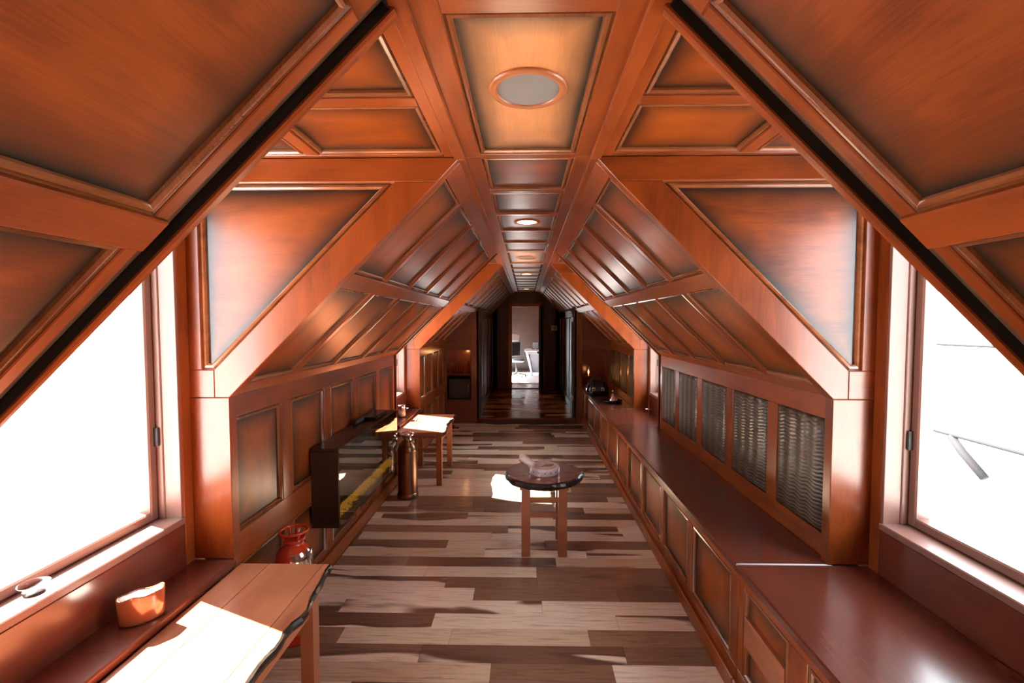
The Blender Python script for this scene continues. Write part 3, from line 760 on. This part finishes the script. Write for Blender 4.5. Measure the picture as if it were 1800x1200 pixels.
# ---- white dish wrapped in plastic on the round table
t = thing('ashtray', 'white ceramic ashtray wrapped in clear plastic on the round table', 'ashtray', (RT[0] - 0.01, RT[1] - 0.03, RT[2]))
ax, ay, az = t.location
ax += 0.015
lathe('dish', 'ceramic', (ax, ay, az), [(0, 0.0), (0.098, 0.0), (0.106, 0.006), (0.108, 0.05), (0.104, 0.058), (0.085, 0.058), (0.080, 0.050), (0.076, 0.018), (0, 0.016)], t, 40)
for k in range(7):
    a = -math.pi / 2 + (k - 3) * 0.42
    p = V((ax + 0.1085 * math.cos(a), ay + 0.1085 * math.sin(a), az + 0.030)); tn = V((-math.sin(a), math.cos(a), 0)); nn = V((math.cos(a), math.sin(a), 0))
    f5 = F(p, tn, (0, 0, 1), nn)
    prism('painted_mark', 'pattern', f5, [(-0.009, 0.008), (-0.003, -0.008), (0.003, -0.008), (0.009, 0.009), (0, 0.002)], -0.002, 0.0008, 0, t)
for k in range(4):
    tube('wooden_stick', 'match', [(ax - 0.03 + 0.012 * k, ay - 0.05 + 0.006 * k, az + 0.062 + 0.004 * k), (ax + 0.055 + 0.006 * k, ay + 0.012 * k - 0.02, az + 0.060)], 0.0032, t, 6)
rn = random.Random(3)
bm = bmesh.new(); seg = 36; rs = []
for rr, z in ((0.112, 0.002), (0.115, 0.03), (0.113, 0.060), (0.09, 0.070), (0.05, 0.070), (0.0, 0.074)):
    rs.append([bm.verts.new((ax + (rr + rn.uniform(-0.0035, 0.0035)) * math.cos(2 * math.pi * i / seg), ay + (rr + rn.uniform(-0.0035, 0.0035)) * math.sin(2 * math.pi * i / seg), az + z + rn.uniform(0, 0.007))) for i in range(seg)])
for a, b in zip(rs, rs[1:]):
    for i in range(seg): bm.faces.new((a[i], a[(i + 1) % seg], b[(i + 1) % seg], b[i]))
from_bm('plastic_wrap', bm, 'wrap', t)
pts = [(ax - 0.085, ay + 0.01, az + 0.050), (ax - 0.11, ay + 0.012, az + 0.072), (ax - 0.135, ay + 0.016, az + 0.090), (ax - 0.165, ay + 0.02, az + 0.104), (ax - 0.185, ay + 0.024, az + 0.110)]
tw = tube('twisted_tail', 'ceramic', pts, [0.034, 0.026, 0.027, 0.031, 0.024], t, 12)
for v in tw.data.vertices: v.co += V((rn.uniform(-1, 1), rn.uniform(-1, 1), rn.uniform(-1, 1))) * 0.004

# ---- electric fire on the left wall
FY0, FY1, FZ0, FZ1, FX = 2.80, 4.09, 0.385, 0.900, -1.196
t = thing('wall_fireplace', 'long black wall-mounted electric fire with glass front and yellow bed', 'fireplace', (-W, (FY0 + FY1) / 2, FZ0))
box('top_panel', 'case', (-W + 0.001, FY0, FZ1 - 0.02), (FX, FY1, FZ1), t, 0.003)
box('bottom_panel', 'case', (-W + 0.001, FY0, FZ0), (FX, FY1, FZ0 + 0.03), t, 0.003)
box('side_panel', 'case', (-W + 0.001, FY0, FZ0 + 0.03), (FX, FY0 + 0.02, FZ1 - 0.02), t, 0.003)
box('side_panel', 'case', (-W + 0.001, FY1 - 0.02, FZ0 + 0.03), (FX, FY1, FZ1 - 0.02), t, 0.003)
box('back_panel', 'black_matt', (-W + 0.001, FY0 + 0.02, FZ0 + 0.03), (-W + 0.012, FY1 - 0.02, FZ1 - 0.02), t, 0.002)
FG = F((FX, 0, 0), (0, 1, 0), (0, 0, 1), (1, 0, 0))
prism('glass_front', 'fire_glass', FG, rect(FY0 + 0.004, FY1 - 0.004, FZ0 + 0.004, FZ1 - 0.004), 0.001, 0.006, 0, t)
prism('heater_grille', 'black', FG, rect(FY0 + 0.03, FY1 - 0.03, FZ1 - 0.075, FZ1 - 0.022), -0.05, -0.012, 0.003, t)
prism('light_bar', 'chrome', FG, rect(FY0 + 0.35, FY1 - 0.25, FZ1 - 0.088, FZ1 - 0.080), -0.03, -0.018, 0.002, t)
rn = random.Random(9); bm = bmesh.new()
for k in range(620):
    c = V((rn.uniform(-1.285, FX - 0.02), rn.uniform(FY0 + 0.04, FY1 - 0.04), 0)); c.z = FZ0 + 0.035 + 0.05 * max(0, 1 - abs(c.x - (-1.25)) / 0.05) * rn.uniform(0.3, 1.0); q = rn.uniform(0.006, 0.012)
    vs = [bm.verts.new(c + V(o) * q * rn.uniform(0.7, 1.3)) for o in ((1, 0, 0), (-1, 0, 0), (0, 1, 0), (0, -1, 0), (0, 0, 1), (0, 0, -1))]
    for i, j, m_ in ((0, 2, 4), (2, 1, 4), (1, 3, 4), (3, 0, 4), (2, 0, 5), (1, 2, 5), (3, 1, 5), (0, 3, 5)): bm.faces.new((vs[i], vs[j], vs[m_]))
e = from_bm('ember_bed', bm, 'ember', t); e['kind'] = 'stuff'
box('ember_tray', 'black_matt', (-W + 0.02, FY0 + 0.03, FZ0 + 0.03), (FX - 0.012, FY1 - 0.03, FZ0 + 0.034), t, 0.001)
# handset and slim box left on top of it
t = thing('media_box', 'flat black box lying on top of the wall fire', 'box', (-1.285, 3.80, FZ1))
box('body', 'black', (-1.345, 3.62, FZ1 + 0.001), (-1.235, 3.93, FZ1 + 0.028), t, 0.004)
box('feet_strip', 'black_matt', (-1.34, 3.64, FZ1), (-1.24, 3.91, FZ1 + 0.002), t, 0.0005)
box('front_button', 'chrome', (-1.236, 3.70, FZ1 + 0.010), (-1.233, 3.73, FZ1 + 0.017), t, 0.001)
t = thing('remote_control', 'slim dark remote control propped at the wall on the fire', 'remote', (-1.345, 3.52, FZ1))
FRm = F((-1.352, 3.45, FZ1 + 0.001), (0.10, 0.995, 0.02), (0.35, 0, 0.93), (0.93, 0, -0.35))
rm = prism('body', 'black_matt', FRm, rect(0, 0.16, 0, 0.042), 0, 0.014, 0.004, t)
for k in range(6): prism('button', 'fabric_grey', FRm, rect(0.03 + 0.018 * k, 0.040 + 0.018 * k, 0.015, 0.027), 0.013, 0.016, 0.001, rm)

# ---- copper cylinder and red canister
def ring_pts(c, r, n=24): return [(c[0] + r * math.cos(2 * math.pi * i / n), c[1] + r * math.sin(2 * math.pi * i / n), c[2]) for i in range(n)]
c = (-1.16, 4.32, 0)
t = thing('fire_extinguisher', 'tall antique copper fire extinguisher standing beside the wall fire', 'extinguisher', c)
lathe('tank', 'copper', c, [(0, 0.0), (0.094, 0.0), (0.097, 0.012), (0.093, 0.03), (0.093, 0.46), (0.090, 0.49), (0.075, 0.525), (0.052, 0.548), (0.047, 0.56)], t, 40)
lathe('base_band', 'copper', c, [(0.098, 0.002), (0.101, 0.01), (0.101, 0.035), (0.095, 0.045), (0.092, 0.05)], t, 40)
lathe('collar', 'chrome', c, [(0.046, 0.555), (0.047, 0.585), (0.062, 0.60), (0.070, 0.612), (0.070, 0.620), (0.056, 0.622), (0.052, 0.612), (0, 0.60)], t, 32)
tube('ring_handle', 'copper', ring_pts((c[0], c[1], 0.617), 0.064), 0.006, t, 8, closed=True)
tube('hose_spout', 'brass', [(c[0] + 0.04, c[1] - 0.03, 0.555), (c[0] + 0.065, c[1] - 0.045, 0.565), (c[0] + 0.072, c[1] - 0.05, 0.545)], 0.009, t, 8)
f5 = None
lathe('shoulder_seam', 'copper', c, [(0.0925, 0.452), (0.0955, 0.458), (0.0955, 0.466), (0.0925, 0.472)], t, 40)
c = (-1.25, 2.35, 0)
t = thing('canister', 'glossy red metal canister with ring collar behind the nearest table', 'canister', c)
lathe('body', 'red', c, [(0, 0.0), (0.086, 0.0), (0.090, 0.012), (0.090, 0.40), (0.092, 0.44), (0.086, 0.475), (0.068, 0.502), (0.050, 0.516), (0.046, 0.530), (0.056, 0.536), (0.056, 0.546), (0.044, 0.548), (0.0, 0.546)], t, 40)
tube('ring_collar', 'red', ring_pts((c[0], c[1], 0.585), 0.070), 0.007, t, 8, closed=True)
for a in (0.6, 2.4, 4.0, 5.5): tube('collar_post', 'red', [(c[0] + 0.05 * math.cos(a), c[1] + 0.05 * math.sin(a), 0.54), (c[0] + 0.069 * math.cos(a), c[1] + 0.069 * math.sin(a), 0.585)], 0.006, t, 8)
tube('valve_stem', 'red', [(c[0] + 0.02, c[1], 0.545), (c[0] + 0.022, c[1], 0.60)], 0.013, t, 10)
bm = bmesh.new(); rs = []     # polished plate wrapped round the front of the body
for i in range(13):
    a = math.radians(-75 + i * 8.5)
    rs.append([bm.verts.new((c[0] + rr * math.cos(a), c[1] + rr * math.sin(a), z)) for rr, z in ((0.0915, 0.30), (0.0917, 0.40), (0.0937, 0.44), (0.0877, 0.475), (0.080, 0.488))])
for a, b in zip(rs, rs[1:]):
    for k in range(4): bm.faces.new((a[k], a[k + 1], b[k + 1], b[k]))
from_bm('name_plate', bm, 'chrome', t, True)

# ---- things on the left ledges and sill
t = thing('bark_pot', 'copper brown oval pot with wavy rim on the left window ledge', 'pot', (-1.405, 1.575, CT))
rn = random.Random(4); bm = bmesh.new(); n = 40; ca, sa_ = math.cos(0.85), math.sin(0.85)
def oval(i, k):
    a = 2 * math.pi * i / n
    rr = 1 + 0.07 * math.cos(2 * a + 0.6) + 0.05 * math.sin(3 * a)
    x, y = 0.064 * k * rr * math.cos(a), 0.036 * k * rr * math.sin(a)
    return x * ca - y * sa_, x * sa_ + y * ca, 0.003 * math.sin(3 * a + 1) + 0.003 * math.sin(5 * a)
lv = ((0.92, 0.0, 0), (0.98, 0.010, 0), (1.0, 0.05, 0.3), (1.03, 0.100, 1.0), (1.0, 0.104, 1.0), (0.90, 0.103, 1.0)); rs = []
for k, z, wv in lv: rs.append([bm.verts.new((-1.405 + oval(i, k)[0], 1.575 + oval(i, k)[1], CT + z + wv * oval(i, k)[2])) for i in range(n)])
for a, b in zip(rs, rs[1:]):
    for i in range(n): bm.faces.new((a[i], a[(i + 1) % n], b[(i + 1) % n], b[i]))
bm.faces.new(rs[0]); from_bm('side', bm, 'slab_side', t, True)
bm = bmesh.new(); rs = [[bm.verts.new((-1.405 + oval(i, k)[0], 1.575 + oval(i, k)[1], CT + z + oval(i, 1)[2])) for i in range(n)] for k, z in ((0.91, 0.100), (0.5, 0.096))]
for i in range(n): bm.faces.new((rs[0][i], rs[0][(i + 1) % n], rs[1][(i + 1) % n], rs[1][i]))
bm.faces.new(rs[1]); from_bm('wax_fill', bm, 'candle', t)
c = (-1.575, 1.375, 0.835)
t = thing('glass_dish', 'small glass dish with dark foot on the left window sill', 'dish', c)
lathe('bowl', 'clear_glass', c, [(0.012, 0.008), (0.024, 0.011), (0.036, 0.022), (0.040, 0.034), (0.038, 0.034), (0.034, 0.024), (0.022, 0.014), (0, 0.012)], t, 28)
lathe('foot', 'bark', c, [(0, 0), (0.026, 0.0), (0.026, 0.004), (0.014, 0.010), (0, 0.010)], t, 24)
c = (-1.43, 5.10, CT)
t = thing('candle_jar', 'small glass candle jar on the ledge by the far window', 'candle', c)
lathe('jar', 'clear_glass', c, [(0, 0), (0.046, 0.0), (0.049, 0.006), (0.049, 0.12), (0.046, 0.125), (0.044, 0.12), (0.044, 0.01), (0, 0.008)], t, 28)
lathe('wax', 'candle', c, [(0, 0.009), (0.043, 0.010), (0.043, 0.085), (0, 0.083)], t, 24)
lathe('lid', 'chrome', c, [(0.050, 0.115), (0.051, 0.118), (0.051, 0.138), (0.047, 0.142), (0, 0.142)], t, 28)
t = thing('eyeglasses', 'pair of thin dark eyeglasses on the far sunlit table', 'eyeglasses', (-1.22, 4.98, 0.585))
for k in (0, 1): tube('lens_rim', 'black', [(-1.235 + 0.045 * math.cos(a_) * 0.5 , 4.955 + 0.06 * k + 0.025 * math.sin(a_), 0.592 + 0.012 * (1 + math.cos(a_))) for a_ in [2 * math.pi * q / 14 for q in range(14)]], 0.0022, t, 6, closed=True)
for k in (0, 1): tube('temple', 'black', [(-1.235, 4.932 + 0.108 * k, 0.602), (-1.14, 4.935 + 0.10 * k, 0.590)], 0.0022, t, 6)

# ---- ceiling fittings
def speaker(y, label):
    c = (0, y, ZC + 0.016)
    t = thing('ceiling_speaker', label, 'speaker', c, 'round ceiling speakers')
    lathe('trim_ring', 'ring_wood', c, [(0.098, 0.002), (0.099, -0.008), (0.104, -0.011), (0.118, -0.009), (0.123, -0.003), (0.123, 0.0)], t, 48)
    lathe('grille', 'speaker', c, [(0, -0.007), (0.05, -0.0068), (0.0985, -0.004)], t, 48)
speaker(1.46, 'large round grey speaker in the ceiling panel nearest the camera')
speaker(5.17, 'small dark round speaker far along the ceiling, beyond the bright downlight')
def downlight(y, label, power, mat='lamp'):
    c = (0, y, ZC + 0.016)
    t = thing('downlight', label, 'light', c, 'recessed downlights')
    lathe('trim_ring', 'ring_wood', c, [(0.068, 0.012), (0.070, -0.006), (0.078, -0.009), (0.094, -0.006), (0.097, 0.0)], t, 36)
    lathe('lamp_disc', mat, c, [(0, -0.003), (0.071, -0.003)], t, 32)
    if power:
        ld = bpy.data.lights.new('bulb', 'SPOT'); ld.energy = power; ld.color = (1.0, 0.66, 0.34); ld.spot_size = math.radians(120); ld.spot_blend = 0.6; ld.shadow_soft_size = 0.05
        o = bpy.data.objects.new('bulb', ld); COL.objects.link(o); o.parent = t; o.location = (0, 0, -0.03)
pc = [y for y, _ in ceil_panels]
def nearest(y): return min(pc, key=lambda q: abs(q - y))
downlight(nearest(3.34), 'bright recessed downlight, nearest of the lit ones', 3)
downlight(nearest(7.1), 'lit recessed downlight halfway to the door', 0.7)
downlight(nearest(9.8), 'dim recessed downlight closest to the door', 0.5, 'lamp_dim')

# ---- thermostat
t = thing('thermostat', 'cream wall thermostat to the right of the far door', 'thermostat', (0.66, YDOOR, 1.56))
f6 = F((0.66, YDOOR, 1.56), (1, 0, 0), (0, 0, 1), (0, -1, 0))
prism('cover', 'cream', f6, rect(-0.075, 0.075, -0.06, 0.06), 0, 0.028, 0.008, t)
prism('display', 'screen', f6, rect(-0.038, 0.04, -0.025, 0.028), 0.026, 0.030, 0.001, t)

# ---- things at the far end of the right bench
c = (1.165, 6.12, CT)
t = thing('serving_tray', 'round black tray on the bench top by the far right wall', 'tray', c)
lathe('plate', 'black', c, [(0, 0.004), (0.12, 0.004), (0.135, 0.016), (0.142, 0.026), (0.139, 0.028), (0.130, 0.020), (0.118, 0.010), (0, 0.010)], t, 40)
lathe('foot_ring', 'black', c, [(0.09, 0.005), (0.092, 0.0), (0.10, 0.0), (0.102, 0.006)], t, 32)
c = (1.18, 6.14, CT + 0.0105)
t = thing('silver_bell', 'silver domed bell standing on the round black tray', 'bell', c)
lathe('dome', 'chrome', c, [(0, 0.004), (0.066, 0.0), (0.070, 0.006), (0.062, 0.03), (0.045, 0.058), (0.026, 0.085), (0.014, 0.10), (0, 0.105)], t, 32)
lathe('handle', 'chrome', c, [(0.009, 0.10), (0.008, 0.118), (0.015, 0.128), (0.017, 0.138), (0.010, 0.148), (0, 0.150)], t, 20)
c = (1.06, 6.72, CT)
t = thing('handbag', 'glossy black bag with two shiny metal fittings on the bench end', 'bag', c)
bm = bmesh.new(); rs = []
for z, wx, wy in ((0.0, 0.15, 0.11), (0.012, 0.165, 0.125), (0.08, 0.168, 0.125), (0.16, 0.145, 0.105), (0.21, 0.105, 0.065), (0.225, 0.06, 0.02)):
    rs.append([bm.verts.new((c[0] + wx * abs(math.cos(a)) ** 0.6 * (1 if math.cos(a) >= 0 else -1), c[1] + wy * abs(math.sin(a)) ** 0.6 * (1 if math.sin(a) >= 0 else -1), CT + z)) for a in [2 * math.pi * i / 36 + 0.01 for i in range(36)]])
for a, b in zip(rs, rs[1:]):
    for i in range(36): bm.faces.new((a[i], a[(i + 1) % 36], b[(i + 1) % 36], b[i]))
bm.faces.new(rs[0]); bm.faces.new(rs[-1]); from_bm('body', bm, 'black', t, True)
for sx in (-0.075, 0.055):
    tube('strap', 'black', [(c[0] + sx, c[1] - 0.127, CT + 0.05), (c[0] + sx, c[1] - 0.13, CT + 0.10), (c[0] + sx, c[1] - 0.112, CT + 0.165), (c[0] + sx, c[1] - 0.07, CT + 0.215)], 0.010, t, 8)
    tube('buckle', 'chrome', [(c[0] + sx - 0.018, c[1] - 0.136, CT + 0.085), (c[0] + sx + 0.018, c[1] - 0.136, CT + 0.085), (c[0] + sx + 0.018, c[1] - 0.134, CT + 0.125), (c[0] + sx - 0.018, c[1] - 0.134, CT + 0.125)], 0.005, t, 8, closed=True)
tube('carry_handle', 'black', [(c[0] - 0.07, c[1], CT + 0.215), (c[0] - 0.05, c[1], CT + 0.27), (c[0], c[1], CT + 0.29), (c[0] + 0.05, c[1], CT + 0.27), (c[0] + 0.07, c[1], CT + 0.215)], 0.010, t, 8)

# ---- niche on the left: amber bottles on the shelf, black fridge below; niche on the right: small lamp
for k, (x, h) in enumerate(((-1.27, 0.17), (-1.19, 0.18), (-1.11, 0.17), (-1.00, 0.24))):
    c = (x, YSTEP + 0.22, 0.822)
    t = thing('bottle', ('amber bottle at the wall end of the left niche shelf', 'second amber bottle from the wall on the niche shelf', 'third amber bottle from the wall on the niche shelf', 'taller amber bottle alone at the corridor end of the niche shelf')[k], 'bottle', c, 'amber bottles in the left niche')
    lathe('body', 'amber', c, [(0, 0), (0.028, 0), (0.030, 0.01), (0.030, h * 0.55), (0.024, h * 0.68), (0.011, h * 0.76), (0.011, h * 0.93), (0.013, h * 0.95)], t, 20)
    lathe('cap', 'black', c, [(0.0135, h * 0.93), (0.014, h), (0, h)], t, 16)
c = (-1.13, YSTEP + 0.24, 0.40)
t = thing('black_cabinet', 'small black cabinet in the bottom of the left niche', 'cabinet', c)
box('body', 'black', (-1.31, YSTEP + 0.10, 0.402), (-0.95, YSTEP + 0.40, 0.74), t, 0.008)
dd = box('door', 'black_matt', (-1.31, YSTEP + 0.07, 0.402), (-0.95, YSTEP + 0.099, 0.74), t, 0.008)
box('handle', 'chrome', (-0.985, YSTEP + 0.052, 0.50), (-0.972, YSTEP + 0.069, 0.66), dd, 0.003)
ld = bpy.data.lights.new('niche_fill', 'POINT'); ld.energy = 0.8; ld.color = (1.0, 0.45, 0.16); ld.shadow_soft_size = 0.02
t = thing('added_niche_light', 'tiny added warm light under the top of the left niche', 'light', (-1.05, YSTEP + 0.25, 1.23))  # unseen lamp, added to brighten the bottles in the left niche
lathe('housing', 'black', t.location, [(0, 0), (0.03, 0), (0.03, -0.012), (0.026, -0.014)], t, 20); lathe('lens', 'lamp_dim', t.location, [(0.026, -0.0135), (0, -0.0135)], t, 20)
o = bpy.data.objects.new('niche_fill', ld); COL.objects.link(o); o.parent = t; o.location = (0, 0, -0.04)
c = (1.06, YSTEP + 0.20, CT)
t = thing('table_lamp', 'little oil lamp glowing orange in the right niche', 'lamp', c)
lathe('base', 'copper', c, [(0, 0), (0.05, 0), (0.052, 0.01), (0.02, 0.03), (0.014, 0.10), (0.045, 0.14), (0.05, 0.17), (0.02, 0.20), (0, 0.20)], t, 24)
lathe('chimney', 'clear_glass', c, [(0.022, 0.20), (0.035, 0.24), (0.03, 0.30), (0.02, 0.37)], t, 24)
lathe('flame', 'flame', c, [(0, 0.205), (0.010, 0.22), (0.012, 0.235), (0.005, 0.26), (0, 0.275)], t, 14)
ld = bpy.data.lights.new('flame_light', 'POINT'); ld.energy = 0.4; ld.color = (1.0, 0.40, 0.12); ld.shadow_soft_size = 0.02
o = bpy.data.objects.new('flame_light', ld); COL.objects.link(o); o.parent = t; o.location = (0, -0.06, 0.25)

# ---- study beyond the door
t = thing('rug', 'pale rug on the floor of the room beyond the door', 'rug', (0, 13.0, STEP))
box('pile', 'rug', (-1.1, 11.7, STEP + 0.001), (1.1, 14.3, STEP + 0.014), t, 0.005)
box('border', 'white', (-1.14, 11.66, STEP), (1.14, 14.34, STEP + 0.008), t, 0.003)
y = 13.3
t = thing('desk', 'grey desk with white top and slanting white leg beyond the door', 'desk', (0.55, y, STEP))
zb = STEP + 0.014
box('top', 'white', (-0.06, y - 0.05, zb + 0.72), (1.1, y + 0.65, zb + 0.75), t, 0.004)
box('modesty_panel', 'desk_grey', (0.12, y + 0.04, zb + 0.10), (1.05, y + 0.06, zb + 0.64), t, 0.003)
box('front_rail', 'desk_grey', (0.02, y + 0.0, zb + 0.64), (1.05, y + 0.03, zb + 0.72), t, 0.003)
for (xa, xb) in ((-0.03, 0.15), (1.05, 0.95)):
    for yy in (y - 0.02, y + 0.55):
        f7 = F((0, yy, 0), (1, 0, 0), (0, 0, 1), (0, 1, 0))
        prism('leg', 'white', f7, [(xa, zb + 0.72), (xa + 0.06, zb + 0.72), (xb + 0.06, zb), (xb, zb)], 0, 0.05, 0.004, t, 'v')
t = thing('monitor', 'small pale screen standing on the white desk', 'monitor', (0.27, y + 0.25, zb + 0.75))
box('foot', 'white', (0.20, y + 0.2, zb + 0.751), (0.34, y + 0.32, zb + 0.762), t, 0.003)
box('neck', 'white', (0.26, y + 0.255, zb + 0.762), (0.28, y + 0.27, zb + 0.82), t, 0.002)
box('screen', 'screen', (0.19, y + 0.23, zb + 0.80), (0.36, y + 0.25, zb + 0.98), t, 0.004)
t = thing('papers', 'white stack of papers on the desk beyond the door', 'papers', (0.08, y + 0.15, zb + 0.75))
for k in range(3): box('sheet', 'white', (-0.02 + 0.01 * k, y + 0.05, zb + 0.751 + 0.012 * k), (0.17 - 0.006 * k, y + 0.33, zb + 0.762 + 0.012 * k), t, 0.001)
c = (-0.28, 13.0, zb)
t = thing('office_chair', 'grey office chair with pale headrest beyond the door', 'chair', c)
lathe('seat', 'fabric_grey', c, [(0, 0.44), (0.20, 0.44), (0.23, 0.47), (0.22, 0.51), (0.15, 0.53), (0, 0.535)], t, 28)
f7 = F((c[0] - 0.24, c[1] + 0.1, zb + 0.58), (0.8, 0.6, 0), (0, 0.12, 0.99), (0.6, -0.8, 0))
prism('backrest', 'black_matt', f7, rect(0.0, 0.42, 0, 0.42), -0.03, 0.03, 0.02, t, 'v')
prism('headrest', 'white', f7, [(0.06, 0.44), (0.36, 0.44), (0.40, 0.62), (0.30, 0.68), (0.12, 0.68), (0.02, 0.62)], -0.05, 0.05, 0.03, t)
tube('gas_post', 'black_matt', [(c[0], c[1], zb + 0.08), (c[0], c[1], zb + 0.44)], 0.028, t, 12)
for k in range(5):
    a = 2 * math.pi * k / 5 + 0.3
    tube('base_spoke', 'black_matt', [(c[0], c[1], zb + 0.10), (c[0] + 0.27 * math.cos(a), c[1] + 0.27 * math.sin(a), zb + 0.065)], [0.022, 0.015], t, 8)
    tube('castor', 'black', [(c[0] + 0.265 * math.cos(a) - 0.02, c[1] + 0.265 * math.sin(a), zb + 0.028), (c[0] + 0.265 * math.cos(a) + 0.02, c[1] + 0.265 * math.sin(a), zb + 0.028)], 0.028, t, 12)

# ---- overhead cables outside the right window
def cable(label, a, b, sag, r_):
    a, b = V(a), V(b); pts = [a.lerp(b, q / 16) + V((0, 0, -4 * sag * (q / 16) * (1 - q / 16))) for q in range(17)]
    o = tube('overhead_cable', 'cable', pts, r_, None, 8); tag(o, label, 'cable', 'cables outside the right window'); return o
cable('upper thin overhead cable outside the right window', (5.0, -6, 1.85), (5.0, 14, 1.55), 0.25, 0.016)
lc = cable('lower thicker overhead cable outside the right window', (5.0, -6, 0.78), (5.0, 14, 0.68), 0.35, 0.026)
tube('cable_strut', 'cable', [(5.0, 5.36, 0.36), (5.0, 5.2, 0.20), (5.0, 4.95, 0.0)], 0.045, lc, 8)
